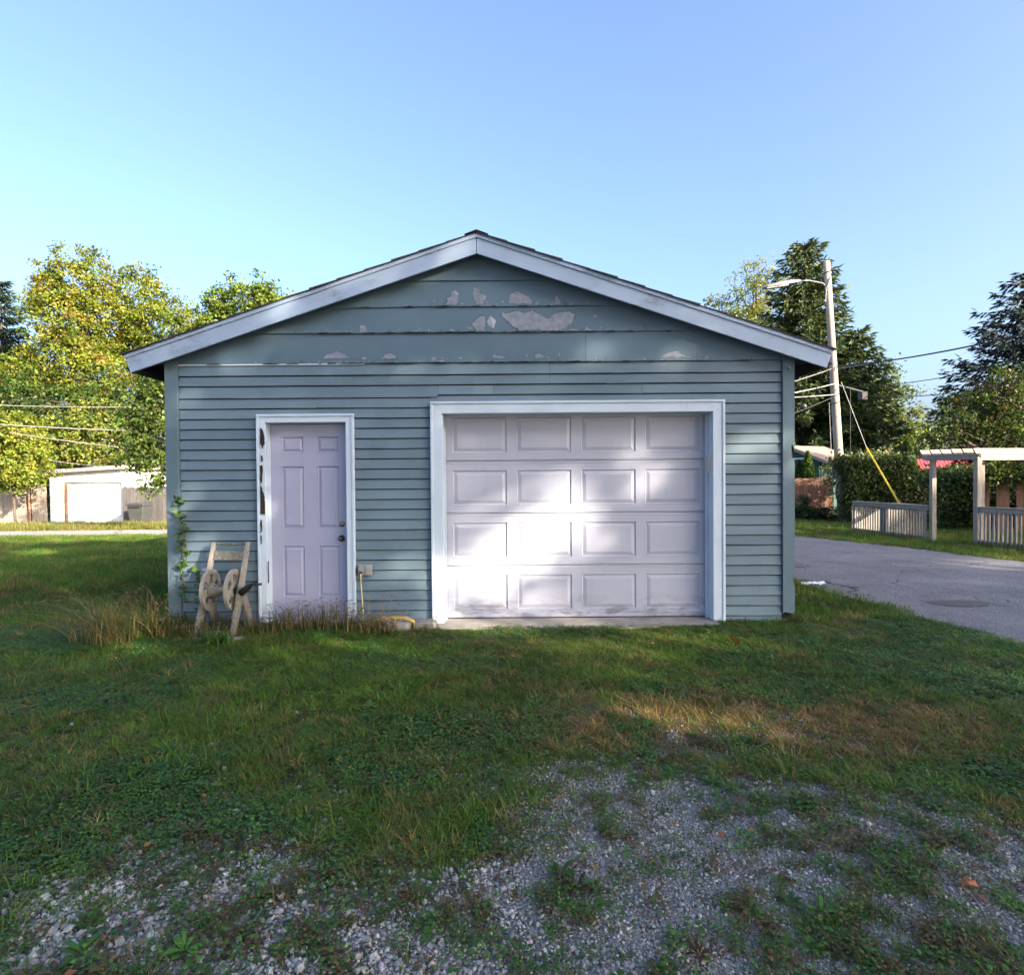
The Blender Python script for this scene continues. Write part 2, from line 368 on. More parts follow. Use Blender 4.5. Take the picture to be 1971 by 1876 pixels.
xs = np.concatenate([[-500, -250, -120, -70, -45], np.arange(-32, -6, .4), np.arange(-6, 6, .08), np.arange(6, 32, .4), [32, 45, 70, 120, 250, 500]])
ys = np.concatenate([[-300, -120, -60, -30, -15, -8], np.arange(-5, 1, .4), np.arange(1, 8, .08), np.arange(8, 42, .4), [42, 50, 65, 100, 180, 350, 700]])
gx, gy = np.meshgrid(xs, ys)
gz = tz(gx, gy)
inroad = (gx > rx(ROAD_N, gy) + .45) & (gx < rx(ROAD_F, gy) - .45)
gz = gz - .03 * inroad
nx, ny = len(xs), len(ys)
idx = np.arange(nx * ny).reshape(ny, nx)
quads = np.stack([idx[:-1, :-1], idx[:-1, 1:], idx[1:, 1:], idx[1:, :-1]], -1).reshape(-1, 4)
ground = fast_mesh('ground', np.stack([gx, gy, gz], -1), quads, None, 'ground', smooth=True)
g = gravel_mask(gx, gy); dd = dead_mask(gx, gy); dl = np.clip(dirt_left(gx, gy), 0, 1)
soil = np.array([.045, .050, .022]) * np.ones(gx.shape + (1,))
soil = soil * (1 - dd[..., None]) + np.array([.10, .068, .035]) * dd[..., None]
soil = soil * (1 - g[..., None]) + np.array([.25, .24, .225]) * g[..., None]
soil = soil * (1 - dl[..., None]) + np.array([.30, .27, .23]) * dl[..., None]
a = ground.data.attributes.new('soil', 'FLOAT_COLOR', 'POINT'); a.data.foreach_set('color', rgba(soil.reshape(-1, 3)).astype(np.float32).ravel())
struct(ground)

def sheet(name, left, right, ys_, z, mt, nx_=14):
    vs = []; n = len(ys_)
    for y in ys_:
        a_, b_ = left(y), right(y)
        for i in range(nx_ + 1):
            x = a_ + (b_ - a_) * i / nx_; vs.append((x, y, float(tz(x, y)) + z))
    q = [(r * (nx_ + 1) + c, r * (nx_ + 1) + c + 1, (r + 1) * (nx_ + 1) + c + 1, (r + 1) * (nx_ + 1) + c) for r in range(n - 1) for c in range(nx_)]
    return fast_mesh(name, vs, q, None, mt, smooth=True)
yr = np.arange(-12, 34, .25)
wig = lambda y, s: (float(fbm(y * .9, s * 3.1, 51 + s, 4)) - .5) * .28
road = struct(sheet('alley_road', lambda y: float(rx(ROAD_N, y)) + wig(y, 1), lambda y: float(rx(ROAD_F, y)) + wig(y, 2), yr, .012, 'asphalt', 18))
pc = gnd(1848, 1160, .02)
patch = MB()
patch.v = [(pc.x + (.33 + .03 * math.sin(3 * t)) * math.cos(t), pc.y + (.2 + .02 * math.cos(2 * t)) * math.sin(t), .0175) for t in [2 * math.pi * i / 26 for i in range(26)]]
patch.f = [tuple(range(26))]
patch.build('asphalt_patch', 'tar', road)
# the far street on the left, running across behind the lawn
def st_y(x, d): return 19.6 + (x + 18) * .06 + d
vs = []; xs_ = np.arange(-60, 0.1, .5)
for x in xs_:
    for d in np.linspace(0, 3.6, 8):
        y = st_y(x, d); vs.append((x, y, float(tz(x, y)) + .015))
q = [(i * 8 + j, (i + 1) * 8 + j, (i + 1) * 8 + j + 1, i * 8 + j + 1) for i in range(len(xs_) - 1) for j in range(7)]
struct(fast_mesh('side_street', vs, q, None, 'asphalt2', smooth=True))

# ------------------------------------------------------------------ garage
gar = thing('garage', 'blue-grey clapboard garage with lilac overhead door, side entry door and low gable', 'garage', (-.3, GY, 0))
def fp(x, y, Y=GY): p = at(x, y, Y); return p.x, p.z
XL = fp(320, 900)[0]; XR = fp(1529, 900)[0]                # outer faces of the corner posts
XLi = fp(345, 900)[0]; XRi = fp(1506, 900)[0]              # inner edges
WY = GY + .035                                              # sheathing face
GDX0, GDX1 = fp(853, 1000)[0], fp(1372, 1000)[0]            # garage door opening
GDT = fp(1110, 794)[1]
MDX0, MDX1 = fp(513, 1000)[0], fp(668, 1000)[0]             # entry door opening
MDT = fp(590, 813)[1]
CW = .118; MW = .082
ZT = fp(924, 697)[1]                                        # top of the clapboards
DEPTH = 7.4
BACK = GY + DEPTH
# roof line
AP = at(917, 446, GY - .13)
SL = .3335
ridge_x, ridge_z = AP.x, AP.z
def roofz(x): return ridge_z - SL * abs(x - ridge_x)
ELx, ERx = at(238, 681, GY - .13).x, at(1604, 674, GY - .13).x
# walls behind the boards
wb = MB()
wb.box(XL + .03, GDX0 - .02, WY, WY + .09, 0, ZT) if False else None
def wall(x0, x1, z0, z1):
    MB().box(x0, x1, WY + .004, WY + .09, z0, z1).build('wall', 'felt', gar)
wall(XL + .02, MDX0 - .03, -.05, ZT); wall(MDX0 - .03, MDX1 + .03, MDT + .03, ZT); wall(MDX1 + .03, GDX0 - .03, -.05, ZT)
wall(GDX0 - .03, GDX1 + .03, GDT + .03, ZT); wall(GDX1 + .03, XR - .02, -.05, ZT)
MB().box(XL + .02, XL + .11, WY + .092, BACK, -.05, roofz(XL) - .16).build('wall', 'siding', gar)
MB().box(XR - .11, XR - .02, WY + .092, BACK, -.05, roofz(XR) - .16).build('wall', 'siding', gar)
MB().box(XL + .112, XR - .112, BACK - .09, BACK - .001, -.05, roofz(XL) - .16).build('wall', 'siding', gar)
MB().prism([(XL + .03, WY + .001, ZT), (XR - .03, WY + .001, ZT), (XR - .03, WY + .001, roofz(XR) - .17), (ridge_x, WY + .001, ridge_z - .17), (XL + .03, WY + .001, roofz(XL) - .17)], (0, .085, 0)).build('gable_wall', 'post', gar)
MB().prism([(XL + .03, BACK - .09, roofz(XL) - .17), (XR - .03, BACK - .09, roofz(XR) - .17), (ridge_x, BACK - .09, ridge_z - .17)], (0, .085, 0)).build('gable_wall', 'siding', gar)
# clapboards, one object each
def board(x0, x1, zb, zt, name='siding_board', mt='siding', thick=.020, wob=.0012):
    n = max(2, int((x1 - x0) / .35)); b = MB(); vs = []
    tl = random.uniform(-.0015, .0015)
    for i in range(n + 1):
        x = x0 + (x1 - x0) * i / n; w = random.gauss(0, wob); w2 = random.gauss(0, wob) + tl * (i / n - .5)
        vs += [(x, WY - .003, zb + w2), (x, WY - thick + w, zb + w2), (x, WY - thick + w, zb + w2 + .004), (x, WY - .004, zt), (x, WY - .001, zt)]
    fs = []
    for i in range(n):
        o = i * 5
        for j in range(5): fs.append((o + j, o + (j + 1) % 5, o + 5 + (j + 1) % 5, o + 5 + j))
    fs += [(0, 1, 2, 3, 4), tuple(n * 5 + k for k in (4, 3, 2, 1, 0))]
    return b.add(vs, fs).build(name, mt, gar)
XJ = fp(842, 760)[0]; XJ2 = fp(1058, 715)[0]; REV = .1053
CL, CR = GDX0 - CW, GDX1 + CW
ML, MR = MDX0 - MW, MDX1 + MW
g_top = GDT + CW; m_top = MDT + MW
def courses():
    z = ZT - .012; out = []; k = 0
    while z > .0:
        out.append((k, z)); z -= REV; k += 1
    return out
for k, zt in courses():
    zb = zt - REV
    sh = -.022 if k >= 3 else 0.0            # the courses on the left sit a little lower past one joint
    # left block
    def seg(x0, x1, zb_, zt_):
        if zb_ < .02: zb_ = random.uniform(.005, .02)
        if x1 - x0 > 1.6 and random.random() < .3:
            xm = random.uniform(x0 + .5, x1 - .5); seg(x0, xm - .0012, zb_, zt_); seg(xm + .0012, x1, zb_, zt_); return
        if zt_ - zb_ > .02 and x1 - x0 > .02: board(x0, x1, zb_, zt_ - (.010 if zt_ < ZT - .05 else -.01))
    def left_block(x1):
        zb_ = zb + (sh if k >= 2 else 0) - (-.022 if False else 0); zt_ = zt + (sh if k >= 3 else 0)
        if k == 2: zb_ = zb - .022 + REV * .18; 
        if k == 2: zb_ = zb - .022
        cut = []
        if zt_ > m_top and zb_ < m_top and zt_ - m_top < .0: pass
        if zb_ >= m_top - .001 and x1 > MR:
            seg(XLi, x1, zb_, zt_)
        elif zt_ <= m_top + .001:
            seg(XLi, ML, zb_, zt_); seg(MR, x1, zb_, zt_)
        else:
            seg(XLi, ML, zb_, zt_); seg(MR, x1, zb_, zt_); seg(ML, MR, m_top, zt_)
    if zb >= g_top - .001:
        if k < 2:
            seg(XLi, XJ2, zb, zt); seg(XJ2 + .003, XRi, zb, zt)
        else:
            left_block(XJ); seg(XJ + .003, XRi, zb, zt)
    elif zt <= g_top + .001:
        left_block(CL); seg(CR, XRi, zb, zt)
    else:
        left_block(XJ); seg(XJ + .003, CL, zb, zt); seg(CR, XRi, zb, zt); seg(CL, CR, g_top, zt)
MB().box(XLi, fp(700, 697)[0], WY - .022, WY - .004, ZT - .012, ZT + .004).build('white_strip', 'white', gar)
# gable boards
gz_lines = [ZT, fp(924, 639)[1], fp(924, 589)[1], fp(924, 539)[1], ridge_z - .2]
def gable_board(x0f, x1f, zb, zt):
    def cl(x, z, side):
        lim = (ridge_z - .10 - z) / SL
        return max(x, ridge_x - lim) if side < 0 else min(x, ridge_x + lim)
    z2 = min(zt + .03, ridge_z - .12)
    p = [(cl(x0f, zb, -1), zb), (cl(x1f, zb, 1), zb), (cl(x1f, z2, 1), z2), (cl(x0f, z2, -1), z2)]
    b = MB(); n = 8; vs = []
    for i in range(n + 1):
        t = i / n; w = random.gauss(0, .0015)
        xb = p[0][0] + (p[1][0] - p[0][0]) * t; xt = p[3][0] + (p[2][0] - p[3][0]) * t
        dz = random.gauss(0, .0018)
        vs += [(xb, WY - .004, zb + dz), (xb, WY - .026 + w, zb + dz), (xt, WY - .006, z2), (xt, WY - .002, z2)]
    fs = [(i * 4 + j, i * 4 + (j + 1) % 4, i * 4 + 4 + (j + 1) % 4, i * 4 + 4 + j) for i in range(n) for j in range(4)]
    fs += [(0, 1, 2, 3), tuple(n * 4 + k for k in (3, 2, 1, 0))]
    b.add(vs, fs).build('gable_board', 'gable', gar)
xs1 = fp(1128, 664)[0]; xap = ridge_x + .004
gable_board(-9, xs1 - .002, gz_lines[0] + .004, gz_lines[1]); gable_board(xs1 + .002, 9, gz_lines[0] + .004, gz_lines[1])
gable_board(-9, 9, gz_lines[1], gz_lines[2]); gable_board(-9, 9, gz_lines[2], gz_lines[3])
gable_board(-9, xap - .0015, gz_lines[3], gz_lines[4]); gable_board(xap + .0015, 9, gz_lines[3], gz_lines[4])
# peeled patches and cracks on the gable
def gsurf(z):                                # front of the gable boards at height z
    for i in range(4):
        if gz_lines[i] <= z <= gz_lines[i + 1] or (i == 3 and z > gz_lines[3]):
            t = (z - gz_lines[i]) / (gz_lines[i + 1] - gz_lines[i] + .03); return WY - .026 + .020 * t
    return WY - .026
def jag(pts, k=3, amp=.012):
    out = []
    for i, p in enumerate(pts):
        q_ = pts[(i + 1) % len(pts)]
        for j in range(k):
            t = j / k; out.append((p[0] + (q_[0] - p[0]) * t + (random.gauss(0, amp) if j else 0), p[1] + (q_[1] - p[1]) * t + (random.gauss(0, amp) if j else 0)))
    return out
Z3 = lambda x, y: ((x / 2.292 + 560) * .8141, (y / 2.292 + 520) * .8141)
PEEL = [[(1132, 458), (1140, 425), (1165, 395), (1190, 400), (1203, 425), (1190, 458)],
        [(1285, 360), (1310, 372), (1335, 420), (1335, 455), (1300, 460), (1285, 420), (1280, 385)],
        [(1475, 450), (1478, 400), (1515, 385), (1560, 400), (1590, 430), (1605, 455)],
        [(1720, 455), (1730, 405), (1745, 425), (1757, 455)],
        [(1275, 560), (1300, 530), (1335, 515), (1345, 560), (1340, 600), (1300, 595)],
        [(1435, 505), (1510, 492), (1555, 500), (1600, 488), (1650, 515), (1690, 530), (1740, 500), (1800, 492), (1835, 510), (1820, 550), (1780, 590), (1700, 598), (1600, 590), (1540, 598), (1480, 560), (1450, 530)],
        [(660, 572), (700, 575), (703, 608), (662, 608)], [(460, 752), (480, 730), (545, 710), (580, 725), (618, 752)],
        [(775, 753), (795, 730), (830, 720), (860, 735), (860, 753)], [(1380, 745), (1400, 725), (1450, 740), (1455, 747)],
        [(1615, 745), (1630, 725), (1665, 730), (1665, 744)], [(1930, 515), (1950, 512), (1950, 530), (1935, 530)],
        [(670, 752), (690, 738), (706, 745), (700, 754)], [(2292, 742), (2330, 722), (2380, 706), (2420, 728), (2470, 742)]]
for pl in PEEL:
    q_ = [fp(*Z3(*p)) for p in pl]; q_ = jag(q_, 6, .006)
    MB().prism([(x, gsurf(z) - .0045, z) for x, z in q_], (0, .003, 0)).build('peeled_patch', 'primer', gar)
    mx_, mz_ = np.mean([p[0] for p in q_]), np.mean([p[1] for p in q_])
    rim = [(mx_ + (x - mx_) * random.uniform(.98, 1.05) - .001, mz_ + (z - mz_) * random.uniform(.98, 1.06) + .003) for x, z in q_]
    MB().prism([(x, gsurf(z) - .0028, z) for x, z in rim], (0, .0015, 0)).build('paint_edge_shadow', 'crack', gar)  # dark rim stands for the shadow of the curled paint edge
for pl in ([(1355, 550), (1375, 518), (1405, 545), (1390, 588), (1365, 570)], [(1160, 392), (1185, 380), (1205, 402), (1190, 405)], [(1330, 400), (1352, 412), (1346, 440), (1336, 428)], [(664, 572), (702, 576), (700, 588), (668, 580)], [(1432, 505), (1446, 500), (1452, 530), (1440, 526)]):
    q_ = [fp(*Z3(*p)) for p in pl]
    MB().prism([(x, gsurf(z) - .005 - .012 * (i == 1), z) for i, (x, z) in enumerate(q_)], (0, .002, 0)).build('paint_flake', 'flake', gar)
ck = MB()
for li, dens in ((0, 60), (1, 55), (2, 16)):
    zb = gz_lines[li]; lim = (ridge_z - .2 - zb) / SL
    for _ in range(dens):
        x = ridge_x + random.triangular(-lim, lim, -.2 if li else -.5)
        h = abs(random.gauss(.012, .03)) + .006; w = random.uniform(.0012, .004); dx = random.gauss(0, .012)
        y0 = gsurf(zb + .002) - .002; y1 = gsurf(zb + h) - .002
        ck.add([(x - w, y0, zb + .003), (x + w, y0, zb + .003), (x + dx, y1, zb + h)], [(0, 1, 2)])
    for _ in range(int(dens * .7)):
        x = ridge_x + random.triangular(-lim, lim, -.2); w = random.uniform(.02, .09); h = random.uniform(.004, .012); y0 = gsurf(zb + .002) - .0025
        ck.add([(x - w, y0, zb - .004), (x + w, y0, zb - .004), (x + w * .4, y0, zb + h), (x - w * .6, y0, zb + h * .6)], [(0, 1, 2, 3)])
chips = MB()
for li, dens in ((0, 34), (1, 40), (2, 16)):
    zb = gz_lines[li]; lim = (ridge_z - .25 - zb) / SL
    for _ in range(dens):
        x = ridge_x + random.triangular(-lim, lim, .3); h = abs(random.gauss(0, .016)) + .004; w = random.uniform(.006, .03); k_ = 7; zc = zb + .006 + (abs(random.gauss(0, .03)) if random.random() < .4 else 0)
        chips.add([(x + w * math.cos(t_) * random.uniform(.5, 1.2), gsurf(zc + .01) - .0035, zc + h * .5 + h * .5 * math.sin(t_) * random.uniform(.6, 1.2)) for t_ in [6.283 * q2 / k_ for q2 in range(k_)]], [tuple(range(k_))])
o = chips.build('paint_chips', 'primer', gar); o['kind'] = 'stuff'
o = ck.build('paint_cracks', 'crack', gar); o['kind'] = 'stuff'
# corner posts (right one with rotted notches)
MB().box(XL, XLi - .003, GY - .008, GY + .06, .10, roofz(XL) - .17).build('corner_post', 'post', gar, .003)
MB().box(XL, XL + .022, GY + .062, GY + .15, .10, roofz(XL) - .17).build('corner_post', 'post', gar, .002)
z5 = lambda y: fp(1528, y)[1]
rp = [(XRi + .003, .085), (XRi + .02, .10), (XR - .012, .082), (XR, .11), (XR + .001, z5(1128)), (XR - .012, z5(1122)), (XR - .02, z5(1105)), (XR - .006, z5(1098)), (XR, z5(1092)), (XR, z5(895)), (XR - .004, z5(885)), (XR - .028, z5(880)), (XR - .034, z5(862)), (XR - .03, z5(853)), (XR - .008, z5(864)), (XR, z5(868)), (XR, roofz(XR) - .17), (XRi + .003, roofz(XRi) - .17)]
MB().prism([(x, GY - .008, z) for x, z in rp], (0, .068, 0)).build('corner_post', 'post', gar)
MB().box(XR - .022, XR - .0015, GY + .062, GY + .15, .10, roofz(XR) - .17).build('corner_post', 'post', gar)
MB().box(XR - .04, XR - .002, GY + .03, GY + .061, z5(890), z5(850)).build('rotted_patch', 'rot', gar)
MB().box(XR - .03, XR - .002, GY + .03, GY + .061, z5(1130), z5(1090)).build('rotted_patch', 'rot', gar)
MB().lathe((fp(1517, 709)[0], GY - .009, fp(1517, 709)[1]), (0, -1, 0), [(0, .018), (.01, .02), (.03, .012), (.034, .004)], 10).build('insulator_knob', 'greybox', gar)
# foundation strip
MB().box(XL + .02, MDX0 - .05, WY - .02, WY + .05, -.1, .015).build('footing', 'concrete', gar)
MB().box(MDX1 + .05, GDX0 - .09, WY - .02, WY + .05, -.1, .015).build('footing', 'concrete', gar)
MB().box(GDX1 + .1, XR - .03, WY - .018, WY + .05, -.1, .015).build('footing', 'post', gar)
# rake fascia: wide board + upper strip, both sides
def rake(xe, side):
    c = 1 / math.sqrt(1 + SL * SL); nx_, nz_ = side * SL * c, c               # up-normal of the slope
    tx, tzv = side * c, -SL * c
    A = Vector((ridge_x, 0, ridge_z)); E = Vector((xe, 0, roofz(xe)))
    def pt(p, d): return Vector((p.x - nx_ * d, 0, p.z - nz_ * d))
    def band(d0, d1, y0, y1, name, mt, gap=.0):
        a0 = Vector((ridge_x + side * gap, 0, ridge_z - d0 / c)); a1 = Vector((ridge_x + side * gap, 0, ridge_z - d1 / c))
        e0 = pt(E, d0); e1 = pt(E, d1)
        pts = [a0, e0, e1, a1]
        return MB().prism([(p.x, y0, p.z) for p in pts], (0, y1 - y0, 0)).build(name, mt, gar)
    y = GY - .13
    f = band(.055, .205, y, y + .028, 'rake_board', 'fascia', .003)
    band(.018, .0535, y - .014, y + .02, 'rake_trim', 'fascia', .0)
    # roof deck and shingle courses
    n = 13; L = (E - A).length
    dk = MB()
    a0 = A - Vector((0, 0, .018 / c)); e0 = pt(E, .018); a1 = A - Vector((0, 0, .05 / c)); e1 = pt(E, .05)
    dk.prism([(p.x, y + .03, p.z) for p in (a0, e0, e1, a1)], (0, DEPTH + .25, 0)).build('roof_deck', 'soffit', gar)
    for i in range(n):
        t0, t1 = i / n, (i + 1) / n + .01
        p0 = A.lerp(E, t0); p1 = A.lerp(E, min(t1, 1.0))
        if i == n - 1: p1 = p1 + Vector((tx, 0, tzv)) * .018
        lo = .000 + random.uniform(0, .003)
        q0 = pt(p0, .0175); q1 = pt(p1, .0175)
        u0_ = p0 + Vector((nx_, 0, nz_)) * -.010; u1_ = p1 + Vector((nx_, 0, nz_)) * lo
        j = random.uniform(-.006, .012)
        MB().prism([(p.x, y - .026 - j, p.z) for p in (u0_, u1_, q1, q0)], (0, DEPTH + .32 + j, 0)).build('shingle_course', 'shingle', gar)
    # eave fascia and rafter tails
    fe = pt(E, .10)
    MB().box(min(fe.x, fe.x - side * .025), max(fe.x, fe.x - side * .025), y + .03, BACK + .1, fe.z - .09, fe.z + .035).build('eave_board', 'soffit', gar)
    xw = XL if side < 0 else XR
    for k in range(1, 12):
        yy = GY + k * .61
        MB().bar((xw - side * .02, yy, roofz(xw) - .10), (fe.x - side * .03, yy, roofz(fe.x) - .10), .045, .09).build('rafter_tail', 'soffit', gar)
rake(ELx, -1); rake(ERx, 1)
MB().prism([(ridge_x - .12, GY - .16, roofz(ridge_x - .12) + .008), (ridge_x, GY - .16, ridge_z + .014), (ridge_x + .12, GY - .16, roofz(ridge_x + .12) + .008), (ridge_x, GY - .16, ridge_z)], (0, DEPTH + .33, 0)).build('ridge_cap', 'shingle', gar)
# rake soffit under the overhang
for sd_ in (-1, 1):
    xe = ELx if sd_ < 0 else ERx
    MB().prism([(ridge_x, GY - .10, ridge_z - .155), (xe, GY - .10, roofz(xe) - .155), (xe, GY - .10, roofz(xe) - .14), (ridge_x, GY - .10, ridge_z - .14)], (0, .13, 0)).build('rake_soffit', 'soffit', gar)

# door casings (mitred boards with a raised outer band)
def casing(x0, x1, zt, w, zb, y0):
    for k, (a0, a1, b0, b1) in enumerate((
            ((x0 - w, zb), (x0, zb), (x0, zt), (x0 - w, zt + w)),
            ((x1, zb), (x1 + w, zb), (x1 + w, zt + w), (x1, zt)),
            ((x0, zt), (x1, zt), (x1 + w, zt + w), (x0 - w, zt + w)))):
        MB().prism([(p[0], y0, p[1]) for p in (a0, a1, b0, b1)], (0, .045, 0)).build('casing_board', 'white', gar, .0025)
    o_ = .024
    MB().box(x0 - w - .004, x0 - w + o_, y0 - .012, y0 + .001, zb + .01, zt + w - o_).build('casing_band', 'white', gar, .004)
    MB().box(x1 + w - o_, x1 + w + .004, y0 - .012, y0 + .001, zb + .01, zt + w - o_).build('casing_band', 'white', gar, .004)
    MB().box(x0 - w - .004, x1 + w + .004, y0 - .012, y0 + .001, zt + w - o_ + .002, zt + w + .004).build('casing_band', 'white', gar, .004)
casing(GDX0, GDX1, GDT, CW, -.02, GY - .018)
casing(MDX0, MDX1, MDT, MW, .03, GY - .018)
# rot on the left casing board of the entry door
Z2 = lambda x, y: ((x / 3.127 + 380) * .8141, (y / 3.127 + 950) * .8141)
for pl in ([(737, 192), (750, 200), (768, 260), (770, 300), (758, 345), (747, 320), (738, 310)], [(742, 400), (750, 395), (757, 430), (745, 445)],
           [(738, 470), (750, 465), (755, 520), (750, 590), (742, 605), (738, 560)], [(740, 615), (750, 640), (765, 690), (772, 740), (773, 830), (740, 828)],
           [(741, 880), (747, 870), (750, 950), (743, 965)], [(742, 990), (747, 985), (748, 1040), (744, 1050)], [(795, 1180), (800, 1175), (803, 1330), (796, 1340)]):
    q_ = jag([fp(*Z2(*p), GY - .02) for p in pl], 3, .0025)
    MB().prism([(x, GY - .0325, z) for x, z in q_], (0, .012, 0)).build('rotted_patch', 'rot', gar)
# jambs
GDY = GY + .185
def jamb(x0, x1, y0, y1, z0, z1): MB().box(x0, x1, y0, y1, z0, z1).build('jamb', 'white', gar)
jamb(GDX0 - .03, GDX0 + .003, GY + .028, GDY + .05, -.02, GDT); jamb(GDX1 - .003, GDX1 + .03, GY + .028, GDY + .05, -.02, GDT)
jamb(GDX0 - .03, GDX1 + .03, GY + .028, GDY + .05, GDT - .002, GDT + .03)
jamb(GDX0 + .004, GDX0 + .016, GDY - .06, GDY - .012, -.01, GDT - .01); jamb(GDX1 - .03, GDX1 - .004, GDY - .06, GDY - .012, -.01, GDT - .01)
MDY = GY + .125
jamb(MDX0 - .03, MDX0 + .004, GY + .028, MDY + .06, .0, MDT); jamb(MDX1 - .004, MDX1 + .03, GY + .028, MDY + .06, .0, MDT)
jamb(MDX0 - .03, MDX1 + .03, GY + .028, MDY + .06, MDT - .002, MDT + .03)
kx = at(1367.5, 893, GY + .1); MB().box(GDX1 - .022, GDX1 - .003, GY + .07, GY + .12, kx.z - .095, kx.z + .09).build('keypad', 'cream', gar, .003)

# panel doors: slab with openings filled by moulded panels
def rect_slab(x0, x1, z0, z1, holes, y, th=.02):
    xs_ = sorted({x0, x1} | {h[0] for h in holes} | {h[1] for h in holes}); zs_ = sorted({z0, z1} | {h[2] for h in holes} | {h[3] for h in holes})
    b = MB()
    for i in range(len(xs_) - 1):
        for j in range(len(zs_) - 1):
            cx, cz = (xs_[i] + xs_[i + 1]) / 2, (zs_[j] + zs_[j + 1]) / 2
            if any(h[0] < cx < h[1] and h[2] < cz < h[3] for h in holes): continue
            b.add([(xs_[i], y, zs_[j]), (xs_[i + 1], y, zs_[j]), (xs_[i + 1], y, zs_[j + 1]), (xs_[i], y, zs_[j + 1])], [(0, 1, 2, 3)])
    b.add([(x0, y + th, z0), (x1, y + th, z0), (x1, y + th, z1), (x0, y + th, z1), (x0, y, z0), (x1, y, z0), (x1, y, z1), (x0, y, z1)], [(3, 2, 1, 0), (4, 5, 1, 0), (5, 6, 2, 1), (6, 7, 3, 2), (7, 4, 0, 3)])
    return b
def moulded(h, y, deep, e=(.012, .02, .035)):
    x0, x1, z0, z1 = h; rings = []
    for d, yy in ((0, 0), (e[0] * .35, -.002), (e[0], deep), (e[1], deep), (e[2], .0015)):
        rings.append([(x0 + d, y + yy, z0 + d), (x1 - d, y + yy, z0 + d), (x1 - d, y + yy, z1 - d), (x0 + d, y + yy, z1 - d)])
    b = MB(); vs = [p for r_ in rings for p in r_]
    fs = [(k * 4 + j, k * 4 + (j + 1) % 4, k * 4 + 4 + (j + 1) % 4, k * 4 + 4 + j) for k in range(len(rings) - 1) for j in range(4)]
    fs.append(tuple(len(vs) - 4 + j for j in range(4)))
    return b.add(vs, fs)
gd = MB().box(GDX0 + .012, GDX1 - .012, GDY + .06, GDY + .07, -.01, GDT).build('garage_door', 'gdoor', gar)
dx0, dx1 = GDX0 + .006, GDX1 - .006
zb0 = .022; SH = .557
fx = [(.027, .238), (.272, .485), (.519, .731), (.7635, .974)]
WD = dx1 - dx0
for r_ in range(4):
    z0 = zb0 + r_ * SH; z1 = z0 + SH
    holes = [(dx0 + a_ * WD, dx0 + b_ * WD, z0 + .15 * SH, z0 + .83 * SH) for a_, b_ in fx]
    sb = rect_slab(dx0, dx1, z0 + .004, z1 - .004, holes, GDY)
    sb.build('door_section', 'gdoor', gd)
    for zz in (z1 - .028, z1 + .016):                        # ribs pressed along the section joint
        if zz < zb0 + 4 * SH - .02: MB().box(dx0 + .002, dx1 - .002, GDY - .004, GDY + .001, zz, zz + .010).build('joint_rib', 'gdoor', gd, .003)
    for h in holes: moulded(h, GDY, .013, (.013, .022, .055)).build('door_panel', 'gdoor', gd)
MB().box(dx0, dx1, GDY - .006, GDY + .03, .0, .02).build('bottom_seal', 'seal', gd)
MB().box(dx0, dx1, GDY - .008, GDY - .001, .026, .058).build('bottom_rail', 'gdoor', gd, .003)
MB().box(GDX0, GDX1, GDY - .01, GDY + .055, GDT - .02, GDT - .003).build('head_stop', 'white', gar)
ed = MB().box(MDX0 + .004, MDX1 - .004, MDY + .02, MDY + .045, .03, MDT - .004).build('entry_door', 'lilac', gar)
ex0, ex1, ez0, ez1 = MDX0 + .005, MDX1 - .005, .03, MDT - .005
EW, EH = ex1 - ex0, ez1 - ez0
holes = [(ex0 + a_ * EW, ex0 + b_ * EW, ez1 - d_ * EH, ez1 - c_ * EH) for c_, d_ in ((.063, .148), (.213, .535), (.619, .885)) for a_, b_ in ((.135, .425), (.59, .87))]
rect_slab(ex0, ex1, ez0, ez1, holes, MDY, .018).build('door_slab', 'lilac', ed)
for h in holes: moulded(h, MDY, .015, (.013, .02, .045)).build('door_panel', 'lilac', ed)
for (zx, zy), r_, nm in (((1337, 905), .026, 'deadbolt'), ((1335, 1008), .030, 'door_knob')):
    p = at(*Z2(zx, zy), MDY - .02)
    MB().lathe((p.x, MDY, p.z), (0, -1, 0), [(0, r_ * 1.12), (.006, r_ * 1.12), (.012, r_ * .95), (.014, r_ * .5), (.03, r_ * .5), (.036, r_ * .8), (.05, r_ * .85), (.058, r_ * .6), (.06, .004)] if nm == 'door_knob' else [(0, r_ * 1.1), (.008, r_ * 1.1), (.016, r_ * .8), (.02, r_ * .4), (.021, .003)], 16).build(nm, 'brass' if nm == 'deadbolt' else 'dark_metal', ed, smooth=True)
    if nm == 'door_knob': MB().lathe((p.x, MDY - .059, p.z), (0, -1, 0), [(0, .014), (.004, .013), (.005, .004)], 12).build('key_plate', 'brass', ed)
MB().box(MDX0 - .02, MDX1 + .02, GY - .03, MDY + .05, -.05, .028).build('threshold', 'concrete', gar)
# outlet box with its two covers
oz = at(702, 1097, GY - .03)
ob = MB().box(oz.x - .072, oz.x + .068, WY - .065, WY - .010, oz.z - .055, oz.z + .05).build('outlet_box', 'greybox', gar, .004)
MB().box(oz.x - .062, oz.x - .008, WY - .078, WY - .064, oz.z - .02, oz.z + .045).build('outlet_cover', 'greybox', ob, .003)
MB().box(oz.x + .008, oz.x + .060, WY - .078, WY - .064, oz.z - .045, oz.z + .045).build('outlet_cover', 'greybox', ob, .003)
MB().box(oz.x - .050, oz.x - .022, WY - .095, WY - .064, oz.z - .035, oz.z - .012).build('plug', 'dark_metal', ob, .003)
